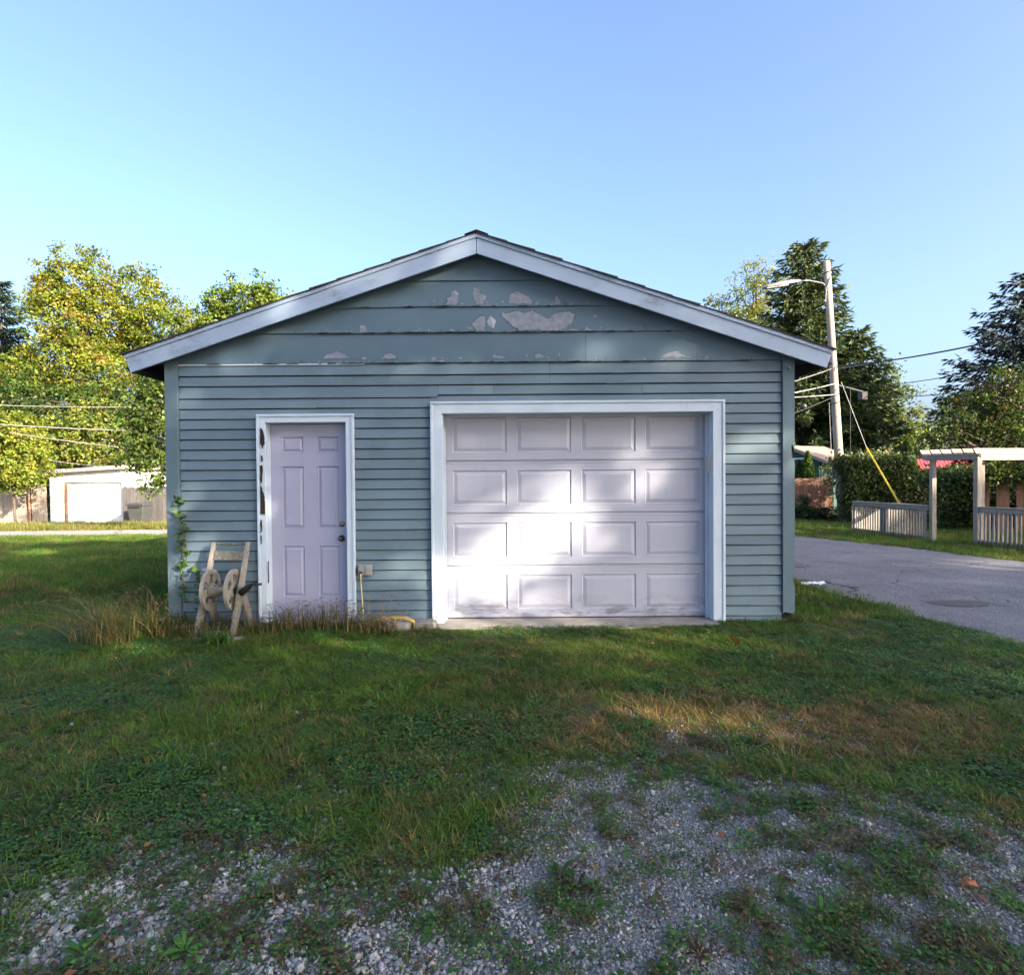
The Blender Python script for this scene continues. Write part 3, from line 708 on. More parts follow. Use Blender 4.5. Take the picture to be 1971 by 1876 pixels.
# concrete apron
ap0, ap1 = gnd(812, 1206), gnd(1395, 1196)
am = MB(); n = 20; vs = []
for i in range(n + 1):
    x = GDX0 - .13 + (GDX1 - GDX0 + .16) * i / n; w = random.gauss(0, .012)
    yf = GY - .24 - w + (.10 if i > n * .75 else 0) * (i / n)
    vs += [(x, yf - .03, -.06), (x, yf, .012), (x, GDY + .3, .020), (x, GDY + .3, -.06)]
fs = [(i * 4 + j, i * 4 + 4 + j, i * 4 + 4 + (j + 1) % 4, i * 4 + (j + 1) % 4) for i in range(n) for j in range(4)] + [(0, 1, 2, 3), tuple(n * 4 + j for j in (3, 2, 1, 0))]
struct(am.add(vs, fs).build('concrete_apron', 'concrete'))


# ------------------------------------------------------------------ foliage builders
def rand_dirs(n):
    v = rng.normal(size=(n, 3)); return v / np.linalg.norm(v, axis=1, keepdims=True)
def leaves(c, size, cols, up=.5, out=None, aspect=.62, fold=.18):
    """diamond leaf faces at centres c; size, cols per leaf"""
    n = len(c); nd = rand_dirs(n)
    if out is not None: nd = nd + out * .7
    nd[:, 2] += up; nd /= np.linalg.norm(nd, axis=1, keepdims=True)
    t = np.cross(nd, rand_dirs(n)); t /= np.linalg.norm(t, axis=1, keepdims=True); b = np.cross(nd, t)
    s = np.asarray(size).reshape(-1, 1)
    v = np.stack([c - t * s * .5, c + b * s * .5 * aspect + nd * s * fold - t * s * .06, c + t * s * .5, c - b * s * .5 * aspect + nd * s * fold - t * s * .06], 1)
    q = np.arange(n * 4).reshape(n, 4)
    return v.reshape(-1, 3), q, np.repeat(rgba(np.clip(cols, 0, 1)), 4, 0)
def palette(n, cols, w=None, jit=.18):
    cols = np.array(cols, float); k = rng.choice(len(cols), n, p=w)
    return cols[k] * (1 + rng.normal(0, jit, (n, 1))) * (1 + rng.normal(0, jit * .35, (n, 3)))
def crown(lobes, per, leaf, cols, w=None, clump=.42, density=1.0, keep=None, hollow=.45, cj=.16, flat=.75):
    C, T, O = [], [], []
    for (cx, cy, cz, rx_, ry_, rz_) in lobes:
        r_ = (rx_ * ry_ * rz_) ** (1 / 3)
        nc = max(6, int(density * 8.5 * (r_ / clump) ** 2))
        d = rand_dirs(nc); rad = hollow + (1.04 - hollow) * rng.random((nc, 1)) ** .55
        rad *= 1 + rng.normal(0, .07, (nc, 1))
        cc = np.array([cx, cy, cz]) + d * rad * np.array([rx_, ry_, rz_])
        tint = palette(nc, cols, w, cj)
        k = rng.poisson(per, nc) + 3
        idx_ = np.repeat(np.arange(nc), k)
        sg = clump * (.55 + .6 * rng.random(nc))
        off = rng.normal(size=(len(idx_), 3)) * sg[idx_][:, None] * .42; off[:, 2] *= flat
        C.append(cc[idx_] + off); T.append(tint[idx_] * (1 + rng.normal(0, .08, (len(idx_), 1)))); O.append(d[idx_])
    C = np.concatenate(C); T = np.concatenate(T); O = np.concatenate(O)
    if keep is not None:
        k = keep(C); C, T, O = C[k], T[k], O[k]
    return C, T, O
def limbs(base, top, r0_, lobes, nb=10, wob=.12):
    b = MB(); base = Vector(base); top = Vector(top); pts = []; H = (top - base).length
    for i in range(9):
        t = i / 8; p = base.lerp(top, t); p.x += random.gauss(0, wob * .25) * (t > 0); p.y += random.gauss(0, wob * .25) * (t > 0); pts.append(p)
    b.tube(pts, [r0_ * (1.25 if i == 0 else 1 - .85 * i / 8) for i in range(9)], 9)
    for k in range(nb):
        lo = lobes[k % len(lobes)]; t0 = random.uniform(.35, .85); s_ = base.lerp(top, t0)
        d = Vector(rand_dirs(1)[0]); e = Vector(lo[:3]) + Vector((d.x * lo[3], d.y * lo[4], d.z * lo[5])) * .75
        mid = s_.lerp(e, .5) + Vector((random.gauss(0, .15), random.gauss(0, .15), .12 * (e - s_).length))
        rr = r0_ * (1 - .75 * t0) * .55
        pp = [s_, s_.lerp(mid, .6), mid, mid.lerp(e, .6), e]; b.tube(pp, [rr, rr * .8, rr * .6, rr * .4, rr * .15], 6)
        for j in range(2):
            d2 = Vector(rand_dirs(1)[0]) * (lo[3] * .6); e2 = mid + d2 + Vector((0, 0, .2 * lo[5])); b.tube([mid, mid.lerp(e2, .5) + Vector((0, 0, .1)), e2], [rr * .45, rr * .3, rr * .1], 5)
    return b
def tree(name, label, base, top, r0_, lobes, per, leaf, cols, w=None, clump=.42, density=1.0, keep=None, group=None, nb=10, up=.45, mtl='leaf', cat='tree', **kw):
    t = thing(name, label, cat, base, group)
    limbs(base, top, r0_, lobes, nb).build('trunk', 'bark', t, smooth=True)
    C, T, O = crown(lobes, per, leaf, cols, w, clump, density, keep, **kw)
    v, q_, c_ = leaves(C, leaf * rng.uniform(.65, 1.3, len(C)), T, up, O)
    fast_mesh('crown', v, q_, c_, mtl, t)
    return t
def LB(x, y, r_, Y, ry_=None, dz=0, dep=.9):        # picture position and radius (px) at depth Y -> crown lobe
    p = at(x, y, Y + dz); k = (Y + dz) / FPX; ry_ = ry_ or r_
    return (p.x, p.y, p.z, r_ * k, min(r_, ry_) * k * dep, ry_ * k)
def gbase(x, Y):
    X = (x - 985.5) / FPX * Y; return (X, Y, float(tz(X, Y)) - .05)
def spruce(name, label, base, H, Rb, n_whorl, cols, leaf=.30, z0=.04, group=None, pw=.85, droop=.28, fill=1.0, side=None):
    t = thing(name, label, 'tree', base, group); base = Vector(base)
    b = MB(); b.tube([base, base + Vector((0, 0, H * .5)), base + Vector((0, 0, H))], [.022 * H, .012 * H, .01], 8)
    P, T, D = [], [], []
    for k in range(n_whorl):
        t_ = z0 + (1 - z0) * (k + random.random() * .6) / n_whorl
        nb = int(5 + 7 * (1 - t_))
        a0_ = random.random() * 6.28
        for j in range(nb):
            a_ = a0_ + 6.283 * j / nb + random.gauss(0, .2)
            L = Rb * (1 - t_) ** pw * random.uniform(.65, 1.12) + .12
            if side is not None: L *= 1 + side * math.cos(a_)
            m_ = max(4, int(L / .16)); s_ = np.linspace(.10, 1, m_)
            hx, hy = math.cos(a_), math.sin(a_)
            dz_ = L * (.22 * s_ - droop * 2 * s_ ** 1.6 + .34 * s_ ** 3) * (1 - .55 * t_) + L * .35 * t_ * s_
            pts = np.stack([base.x + hx * s_ * L, base.y + hy * s_ * L, base.z + H * t_ + dz_], -1)
            if random.random() < .35: b.tube([tuple(pts[0]), tuple(pts[len(pts) // 2]), tuple(pts[-1])], [.018, .012, .004], 4)
            nn = int(7 * fill)
            for q_ in range(nn):
                sidew = rng.normal(0, .40, m_)
                dirv = np.stack([hx * (.75 - np.abs(sidew) * .3) - hy * sidew, hy * (.75 - np.abs(sidew) * .3) + hx * sidew, rng.normal(-.25, .30, m_)], -1)
                P.append(pts + rng.normal(0, .04 + .02 * L, (m_, 3)) * np.array([1, 1, .8])); D.append(dirv)
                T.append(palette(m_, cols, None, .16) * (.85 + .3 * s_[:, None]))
    b.build('trunk', 'bark', t)
    P = np.concatenate(P); D = np.concatenate(D); T = np.concatenate(T)
    D /= np.linalg.norm(D, axis=1, keepdims=True); n = len(P)
    s_ = (leaf * rng.uniform(.6, 1.25, n)).reshape(-1, 1)
    b_ = np.cross(D, rand_dirs(n)); b_ /= np.linalg.norm(b_, axis=1, keepdims=True)
    v = np.stack([P, P + D * s_ * .45 + b_ * s_ * .12, P + D * s_, P + D * s_ * .45 - b_ * s_ * .12], 1).reshape(-1, 3)
    fast_mesh('crown', v, np.arange(n * 4).reshape(n, 4), np.repeat(rgba(np.clip(T, 0, 1)), 4, 0), 'needle', t)
    return t

# ------------------------------------------------------------------ unseen trees across the alley, placed and cut to shade the garage front (behind the camera, to the right)
sx, sy, sz = SV
def to_v(C):                                # slide points along the sunlight onto the plane of the garage front
    C = np.asarray(C, float); k = (C[..., 1] - GY) / sy
    return C[..., 0] - sx * k, C[..., 2] - sz * k
LIT = []                                    # sun patches, made by cutting gaps in the crowns: (x, z, rx, rz, tilt, strength) on that plane
def lit_f(x, y, rx_, ry_, rot=0, amp=1.0):
    p = at(x, y, GDY if 850 < x < 1370 and y > 795 else GY)
    k = (p.y - GY) / sy
    LIT.append((p.x - sx * k, p.z - sz * k, rx_ / 186, ry_ / 186, R(rot), amp))
def lit_g(x, y, rx_, ry_, amp=1.0):         # a streak on the lawn, given by its centre and half sizes in picture px
    c = gnd(x, y); a_ = gnd(x + rx_, y); b_ = gnd(x, y - ry_); 
    vc = to_v(np.array([c])); va = to_v(np.array([a_])); vb = to_v(np.array([b_]))
    ux, uz = va[0][0] - vc[0][0], va[1][0] - vc[1][0]; wx, wz = vb[0][0] - vc[0][0], vb[1][0] - vc[1][0]
    LIT.append((vc[0][0], vc[1][0], ('A', np.linalg.inv(np.array([[ux, wx], [uz, wz]]))), 0, 0, amp))
lit_f(965, 1085, 190, 110, 14, 1); lit_f(870, 1140, 80, 70, 0, 1); lit_f(1110, 1030, 190, 75, 18, 1); lit_f(1060, 850, 190, 40, 6, .6)
lit_f(1230, 930, 110, 60, 20, 1); lit_f(880, 930, 45, 130, 0, 0.6875); lit_f(1120, 940, 90, 38, 18, 1); lit_f(1440, 860, 90, 60, 10, 0.6875); lit_f(1480, 720, 60, 30, 0, 0.375)
lit_f(770, 1080, 70, 75, 10, 0.9375); lit_f(750, 960, 60, 40, 15, 0.5625); lit_f(560, 1080, 60, 80, 0, 0.6875); lit_f(430, 1010, 70, 60, 5, 0.525); lit_f(420, 1110, 60, 50, 0, 0.5625); lit_f(330, 960, 40, 60, 0, 0.4375)
lit_f(1150, 1000, 300, 210, 0, .34); lit_f(1250, 880, 90, 60, 0, .7); lit_f(850, 1120, 70, 80, 0, 1.0); lit_f(640, 740, 120, 20, 4, 0.225); lit_f(1010, 760, 120, 16, 6, 0.275)
lit_g(1250, 1400, 220, 50, 1); lit_g(1330, 1395, 314.6, 51.6, 1); lit_g(1480, 1418, 133.1, 45.9, 1); lit_g(1130, 1365, 108.9, 34.4, 1); lit_g(1860, 1288, 254.1, 51.6, 1); lit_g(120, 1280, 290.4, 91.8, .55); lit_g(650, 1245, 266.2, 37.2, 1); lit_g(1250, 1238, 363, 40.1, 1)
lit_g(1000, 1205, 242, 23, 1); lit_g(240, 1190, 72.6, 74.6, 0.991875); lit_g(1640, 1180, 72.6, 28.8, 0.694312); lit_g(1700, 1240, 193.6, 34.4, 0.7935); lit_g(80, 1095, 145.2, 23, 0.595125); lit_g(100, 1060, 108.9, 14.4, 1); lit_g(1920, 1085, 169.4, 23, 0.991875)
def gap(C):
    xv, zv = to_v(C); p = np.zeros(len(C))
    for (cx, cz, a_, b_, rot, amp) in LIT:
        dx, dz_ = xv - cx, zv - cz
        if isinstance(a_, tuple):
            m_ = a_[1]; u = m_[0, 0] * dx + m_[0, 1] * dz_; w_ = m_[1, 0] * dx + m_[1, 1] * dz_
        else:
            u = (dx * math.cos(rot) + dz_ * math.sin(rot)) / a_; w_ = (-dx * math.sin(rot) + dz_ * math.cos(rot)) / b_
        p = np.maximum(p, amp * np.exp(-(u * u + w_ * w_) ** 1.3 * .7))
    top = 5.2 + 1.0 * (vnoise(xv * .45, xv * 0, 71) - .5) + 1.2 * np.exp(-((xv - .5) / 4.0) ** 2) + 3.6 * sstep(21, 24, xv)
    p = np.maximum(p, (zv > top) * 1.0)
    return rng.random(len(C)) > p  # drops leaves whose shadow would fall on a wanted sun patch
GREEN = [(.045, .085, .018), (.06, .105, .02), (.035, .07, .016)]
rng = np.random.default_rng(21)
row = [(-13.5, .2, 20), (-8.0, .4, 25.5), (-3.0, .6, 24), (2.0, 1.4, 28), (7.0, .3, 24), (11.5, -.2, 27), (17.0, .2, 25), (21.8, 1.0, 23), (25.5, 3.6, 29), (29.5, 3.0, 27)]
for i, (xv, dv, dd_) in enumerate(row):
    c = Vector((xv, GY, .9 + dv)) + SV * dd_
    lobes = [(c.x, c.y, c.z, 3.4, 3.4, 4.4), (c.x + 1.4, c.y + 1.6, c.z - 2.2, 2.6, 2.6, 2.6), (c.x - 1.4, c.y - 1.6, c.z - 2.0, 2.6, 2.6, 2.6), (c.x + .8, c.y + 1.0, c.z + 2.2, 2.5, 2.5, 2.5), (c.x - .9, c.y - 1, c.z + 1.9, 2.5, 2.5, 2.5)]
    if i < 4: lobes += [(c.x + .3, c.y + .2, c.z - 4.2, 2.7, 2.7, 1.9)]
    tree('shade_tree', 'unseen broad-leaved tree across the alley, crown cut to pass sun patches, ' + ['first', 'second', 'third', 'fourth', 'fifth', 'sixth', 'seventh', 'eighth', 'ninth', 'last'][i] + ' of the row counted from the lawn end', (c.x, c.y, 0), (c.x, c.y, c.z + 2), 0.32, lobes, 26, .34, GREEN, None, .75, .52, gap, 'unseen trees across the alley shaped to shade the garage', nb=8, hollow=.1)

rng = np.random.default_rng(22); random.seed(22)
# ------------------------------------------------------------------ things by the garage
ZR = lambda x, y: ((x / 6.7 + 420) * .8141, (y / 6.7 + 1240) * .8141)
hr = thing('hose_reel', 'weathered beige plastic hose reel cart with empty drum leaning at the garage wall', 'hose reel', (-2.8, 6.05, 0))
HXR, HXL = -2.70, -3.045
def hy(z): return 6.36 - (.88 - z) * .40                    # the frame leans back against the wall
for X, sgn in ((HXR, 1), (HXL, -1)):
    up = MB(); w_ = .042
    path = [(.875, .030), (.60, .036), (.42, .05)]
    up.hexa([(X - .022, hy(.40) - .05, .40), (X + .022, hy(.40) - .05, .40), (X + .022, hy(.40) + .03, .40), (X - .022, hy(.40) + .03, .40),
             (X - .019, hy(.88) - .024, .88), (X + .019, hy(.88) - .024, .88), (X + .019, hy(.88) + .018, .88), (X - .019, hy(.88) + .018, .88)])
    up.build('upright', 'reel_cream', hr, .005)
    lg = MB(); y0, y1 = hy(.42), hy(.42) - .30
    prof = [(.46, 0, .030), (.40, .02, .055), (.28, .07, .055), (.14, .145, .045), (.02, .20, .04), (-.02, .215, .038)]
    vs = []
    for z, dy, h_ in prof: vs += [(X - .02, y0 - dy - h_, z), (X + .02, y0 - dy - h_, z), (X + .02, y0 - dy + h_, z), (X - .02, y0 - dy + h_, z)]
    fs = [(i * 4 + j, i * 4 + (j + 1) % 4, i * 4 + 4 + (j + 1) % 4, i * 4 + 4 + j) for i in range(len(prof) - 1) for j in range(4)] + [(3, 2, 1, 0), tuple(len(vs) - 4 + j for j in range(4))]
    lg.add(vs, fs); lg.build('front_leg', 'reel_low', hr, .006)
    rl = MB(); prof = [(.44, .00, .04), (.34, .05, .055), (.20, .13, .06), (.06, .18, .05), (-.02, .19, .045)]
    vs = []
    for z, dy, h_ in prof:
        yy = min(y0 + dy, GY - .075); vs += [(X - .018, yy - h_, z), (X + .018, yy - h_, z), (X + .018, yy + h_, z), (X - .018, yy + h_, z)]
    fs = [(i * 4 + j, i * 4 + (j + 1) % 4, i * 4 + 4 + (j + 1) % 4, i * 4 + 4 + j) for i in range(len(prof) - 1) for j in range(4)] + [(3, 2, 1, 0), tuple(len(vs) - 4 + j for j in range(4))]
    rl.add(vs, fs); rl.build('rear_leg', 'reel', hr, .006)
ZA = .43; YA = hy(ZA) - .03
# top handle bar (scalloped grip) and the tray below it
gb = MB()
pts = [(HXL + (HXR - HXL) * t, hy(.865), .868 - .012 * math.sin(math.pi * t) + .003 * math.sin(t * 60)) for t in np.linspace(0, 1, 25)]
gb.tube(pts, [.011 + .002 * math.sin(t * 62) for t in np.linspace(0, 1, 25)], 8).build('handle_grip', 'reel_low', hr)
MB().hexa([(HXL + .012, hy(.72) - .02, .71), (HXR - .012, hy(.72) - .02, .70), (HXR - .012, hy(.72) + .0, .70), (HXL + .012, hy(.72) + .0, .71),
           (HXL + .012, hy(.79) - .02, .80), (HXR - .012, hy(.79) - .02, .79), (HXR - .012, hy(.79) + .0, .79), (HXL + .012, hy(.79) + .0, .80)]).build('tray_panel', 'reel_low', hr, .004)
# drum and flanges with slots
def flange(X, sgn):
    b = MB(); n = 40; R0, R1 = .045, .202; th = .012
    slots = [(.3, .25), (1.5, .3), (2.7, .28), (4.0, .3), (5.2, .3)]
    rad = [R0, .082, .152, .182, R1]
    def hole(k, j):
        a_ = 2 * math.pi * (j + .5) / n
        return k == 1 and any(abs((a_ - c_ + math.pi) % (2 * math.pi) - math.pi) < w_ for c_, w_ in slots)
    off = [0, .004, .006, .004, -.004]
    for side in (-1, 1):
        o = len(b.v)
        for k, r_ in enumerate(rad):
            for j in range(n):
                a_ = 2 * math.pi * j / n; xx = X + side * (th / 2 + (.008 if k >= 3 else 0)) 
                b.v.append((xx, YA + r_ * math.cos(a_), ZA + r_ * math.sin(a_)))
        for k in range(4):
            for j in range(n):
                if not hole(k, j): b.f.append((o + k * n + j, o + k * n + (j + 1) % n, o + (k + 1) * n + (j + 1) % n, o + (k + 1) * n + j))
    N = n * 5
    for j in range(n): b.f.append((4 * n + j, 4 * n + (j + 1) % n, N + 4 * n + (j + 1) % n, N + 4 * n + j))
    for j in range(n):
        if hole(1, j):
            b.f.append((n + j, n + (j + 1) % n, N + n + (j + 1) % n, N + n + j)); b.f.append((2 * n + j, 2 * n + (j + 1) % n, N + 2 * n + (j + 1) % n, N + 2 * n + j))
    return b.build('flange', 'reel_cream', hr)
flange(HXL + .055, 1); flange(HXR - .06, -1)
dr = MB().lathe((HXL + .06, YA, ZA), (1, 0, 0), [(0, .085), (.02, .066), (.05, .055), (.12, .052), (HXR - HXL - .14, .055), (HXR - HXL - .12, .06)], 20).build('drum', 'reel', hr, smooth=True)
for k in range(3):
    for a_ in (-2.2, -1.2):
        xx = HXL + .10 + k * .05; 
        MB().box(xx, xx + .03, YA + .0515 * math.cos(a_) - .006, YA + .0515 * math.cos(a_) + .004, ZA - .0515 * math.sin(a_) - .006, ZA - .0515 * math.sin(a_) + .006).build('slot', 'crack', dr)
MB().lathe((HXL - .03, YA, ZA), (1, 0, 0), [(0, .018), (HXR - HXL + .07, .018)], 10).build('axle', 'dark_metal', hr)
MB().tube([(HXR + .02, YA - .02, ZA - .03), (HXR + .06, YA - .03, ZA + .0), (HXR + .12, YA - .05, ZA + .045), (HXR + .15, YA - .055, ZA + .06), (HXR + .24, YA - .06, ZA + .062)], [.038, .036, .026, .016, .012], 10).build('crank_handle', 'dark_metal', hr, smooth=True)
MB().box(HXL + .03, HXR - .02, YA - .02, YA + .12, .03, .10).build('base_tray', 'crack', hr)
MB().bar((HXL, hy(.42) - .20, .05), (HXR, hy(.42) - .20, .05), .03, .02).build('foot_bar', 'reel_low', hr)

def rock(name, label, c, sx_, sy_, sz_, seed, mt='rock', group=None):
    bm = bmesh.new(); bmesh.ops.create_icosphere(bm, subdivisions=3, radius=1)
    for v in bm.verts:
        n_ = v.co.copy(); q_ = Vector((math.copysign(abs(n_.x) ** .45, n_.x), math.copysign(abs(n_.y) ** .45, n_.y), math.copysign(abs(n_.z) ** .45, n_.z)))
        k = 1 + .16 * (float(vnoise(n_.x * 2 + seed, n_.y * 2 + n_.z * 1.7, seed)) - .5)
        v.co = Vector((q_.x * sx_ * k, q_.y * sy_ * k, q_.z * sz_ * k))
    me = bpy.data.meshes.new(name); bm.to_mesh(me); bm.free(); o = link(name, me, mt); o.location = c; return tag(o, label, 'stone', group)
pr = gnd(750, 1212)
rock('stone_block', 'pale limestone block under the yellow rope beside the entry door', (-1.22, 6.28, .03), .20, .12, .08, 3)
rock('stone_block', 'small mossy stone between rope block and garage door casing', (-.90, 6.30, .015), .12, .09, .065, 9)
rock('stone_block', 'long grey stone slab half hidden in grass beneath the hose reel', (-2.85, 5.9, -.025), .30, .08, .05, 14)
rp_ = MB()
for off, zz in ((0, 0), (.03, .012), (-.025, .008)):
    rp_.tube([(-1.52, 6.24 + off, .02 + zz), (-1.42, 6.20 + off, .075 + zz), (-1.30, 6.17 + off, .115 + zz), (-1.18, 6.17 + off, .125 + zz), (-1.06, 6.18 + off, .118 + zz), (-.99, 6.20 + off, .09), (-.985, 6.21 + off, .03)], .0062, 7)
rp_.tube([(-1.17, 6.165, .125), (-1.165, 6.135, .09), (-1.165, 6.13, .02)], .0062, 7)
tag(rp_.build('rope', 'rope', smooth=True), 'yellow rope draped over the pale stone beside the entry door', 'rope')
cd = MB().tube([(oz.x - .036, WY - .09, oz.z - .03), (oz.x - .03, WY - .11, oz.z - .12), (oz.x - .015, WY - .12, oz.z - .30), (oz.x - .005, WY - .13, oz.z - .44), (oz.x + .0, WY - .15, .02)], .006, 7)
tag(cd.build('extension_lead', 'cord', smooth=True), 'tan power cord hanging from the outlet box into the weeds', 'cord')
lf = gnd(1413, 1243); dlm = MB()
dlm.add([(lf.x - .05, lf.y, .10), (lf.x - .02, lf.y + .01, .05), (lf.x + .03, lf.y, .03), (lf.x + .045, lf.y - .03, .05), (lf.x + .01, lf.y - .03, .075), (lf.x - .03, lf.y - .015, .095)], [(0, 1, 5), (1, 2, 4, 5), (2, 3, 4)])
tag(dlm.build('fallen_leaf', 'deadleaf'), 'curled orange dead leaf lying on the lawn before the garage door', 'leaf')
lf = gnd(1528, 1702); dlm = MB(); lf = gnd(1862, 1700, .03)
dlm.add([(lf.x - .03, lf.y, .03), (lf.x, lf.y + .02, .045), (lf.x + .035, lf.y + .01, .035), (lf.x + .03, lf.y - .02, .03), (lf.x - .005, lf.y - .025, .04)], [(0, 1, 4), (1, 2, 3, 4)])
tag(dlm.build('fallen_leaf', 'deadleaf'), 'rusty dead leaf lying on the gravel', 'leaf')
lt = gnd(1567, 1123, .04); pm = MB()
for k in range(7):
    a_, b_ = lt.x + (k - 3) * .045, lt.y + random.gauss(0, .02)
    pm.add([(a_ - .03, b_ - .03, .02 + random.random() * .03), (a_ + .03, b_ - .02, .03 + random.random() * .02), (a_ + .025, b_ + .03, .05 + random.random() * .02), (a_ - .03, b_ + .02, .06)], [(0, 1, 2, 3)])
tag(pm.build('litter', 'paper'), 'crumpled white litter on the grass edge by the alley', 'litter')

# ------------------------------------------------------------------ left background
def plank_row(parent, a, b, z0f, h, w, mt, name='plank', th=.02, gapw=.006, jit=.03, lean=0.0, skip=()):
    a = Vector(a); b = Vector(b); d = (b - a); L = d.length; d.normalize(); nrm = Vector((-d.y, d.x, 0)); n = int(L / w)
    for i in range(n):
        if i in skip: continue
        p0 = a + d * (i * w); p1 = a + d * (i * w + w - gapw); zb_ = z0f(p0.x, p0.y); zt_ = zb_ + h + random.gauss(0, jit); o_ = nrm * random.uniform(0, .006)
        sh_ = d * lean
        MB().hexa([p0 + o_ + Vector((0, 0, zb_)), p1 + o_ + Vector((0, 0, zb_)), p1 + o_ + nrm * th + Vector((0, 0, zb_)), p0 + o_ + nrm * th + Vector((0, 0, zb_)),
                   p0 + o_ + sh_ + Vector((0, 0, zt_)), p1 + o_ + sh_ + Vector((0, 0, zt_)), p1 + o_ + sh_ + nrm * th + Vector((0, 0, zt_)), p0 + o_ + sh_ + nrm * th + Vector((0, 0, zt_))]).build(name, mt, parent)
TZ = lambda x, y: float(tz(x, y)) - .03
YG = 28.5
def lp(x, Y=YG): return (x - 985.5) / FPX * Y
wg = thing('white_garage', 'small white garage with sloping flat roof across the far street', 'garage', (lp(180), YG, TZ(lp(180), YG)))
zg = TZ(lp(180), YG)
pz = lambda y, x=180, Y=YG: at(x, y, Y).z
x0, x1 = lp(96), lp(234); zl, zr = pz(912, 96), pz(902, 234)
zsill = zg
MB().prism([(x0, YG, zsill), (lp(122), YG, zsill), (lp(122), YG, pz(928)), (lp(234), YG, pz(928)), (lp(234), YG, zr), (x0, YG, zl)], (0, .12, 0)).build('front_wall', 'bwhite', wg)
MB().box(lp(122), lp(125), YG + .05, YG + .14, zsill, pz(928)).build('door_jamb', 'rust', wg)
odn = MB().box(lp(122.5), lp(233), YG + .15, YG + .2, zsill, pz(928)).build('overhead_door', 'bwhite', wg)
for k in range(5):
    z = zsill + k * (pz(928) - zsill) / 5; MB().box(lp(125.5), lp(232.5), YG + .125, YG + .149, z + .008, z + (pz(928) - zsill) / 5 - .008).build('door_panel', 'bwhite', odn)
MB().hexa([(x1, YG, zsill), (x1 + .02, YG, zsill), (x1 + 3.2, YG + 3.8, zsill), (x1 + 3.1, YG + 3.8, zsill), (x1, YG, zr), (x1 + .02, YG, zr), (x1 + 3.2, YG + 3.8, zr - .1), (x1 + 3.1, YG + 3.8, zr - .1)]).build('side_wall', 'bwhite', wg)
MB().box(x0, x0 + .1, YG + .125, YG + 5, zsill, zl - .1).build('side_wall', 'bwhite', wg)
MB().hexa([(x0 - .4, YG - .35, zl - .01), (x1 + .25, YG - .35, zr + .0), (x1 + 3.6, YG + 4, zr - .12), (x0 - .4, YG + 5, zl - .1), (x0 - .4, YG - .35, zl + .14), (x1 + .25, YG - .35, zr + .16), (x1 + 3.6, YG + 4, zr + .06), (x0 - .4, YG + 5, zl + .05)]).build('roof', 'roofedge', wg)
plank_row(thing('board_fence', 'weathered board fence with pale mail slot plate on the far left', 'fence', (lp(30), YG + .1, zg)), (lp(-30), YG + .2, 0), (lp(57), YG + .2, 0), TZ, 1.78, .15, 'fencewood')
bf = thing('board_gate', 'pale leaning board gate hung between the fence and white garage', 'gate', (lp(75), YG, zg))
plank_row(bf, (lp(59), YG + .05, 0), (lp(95.5), YG + .02, 0), TZ, 1.82, .145, 'fencewood', lean=-.04)
MB().bar((lp(58), YG - .01, zg), (lp(55), YG - .01, zg + 1.82), .05, .04).build('gate_stile', 'rust', bf)
pl_ = MB().box(lp(37), lp(47), YG + .12, YG + .17, pz(950), pz(943)).build('notice_plate', 'paper'); tag(pl_, 'small white plate fixed on the weathered board fence', 'plate')
bf2 = thing('board_fence', 'board fence coloured dark for tree shade behind the wheeled bin by the white garage', 'fence', (lp(270), YG + 1.6, zg))
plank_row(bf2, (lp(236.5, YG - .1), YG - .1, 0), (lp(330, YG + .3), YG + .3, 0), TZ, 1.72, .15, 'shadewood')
# wheeled bin
bx, by = lp(268, 27.6), 27.6; bz = TZ(bx, by) + .03
bn = thing('wheeled_bin', 'dark grey wheeled rubbish bin standing by the white garage', 'bin', (bx, by, bz))
MB().hexa([(bx - .27, by - .28, bz + .10), (bx + .27, by - .28, bz + .10), (bx + .27, by + .28, bz + .10), (bx - .27, by + .28, bz + .10), (bx - .36, by - .36, bz + .86), (bx + .36, by - .36, bz + .86), (bx + .36, by + .36, bz + .86), (bx - .36, by + .36, bz + .86)]).build('body', 'bin', bn, .02)
lid = MB(); 
lid.prism([(bx - .40, by - .40, bz + .87), (bx + .40, by - .40, bz + .87), (bx + .37, by - .40, bz + .93), (bx + .15, by - .40, bz + .985), (bx - .15, by - .40, bz + .985), (bx - .37, by - .40, bz + .93)], (0, .80, 0)).build('lid', 'binlid', bn, .01)
for sgn in (-1, 1):
    MB().lathe((bx + sgn * .30 - .03, by - .25, bz + .10), (1, 0, 0), [(0, .10), (.01, .12), (.05, .12), (.06, .10)], 16).build('wheel', 'seal', bn)
MB().tube([(bx - .3, by - .43, bz + .82), (bx + .3, by - .43, bz + .82)], .018, 6).build('handle', 'binlid', bn)

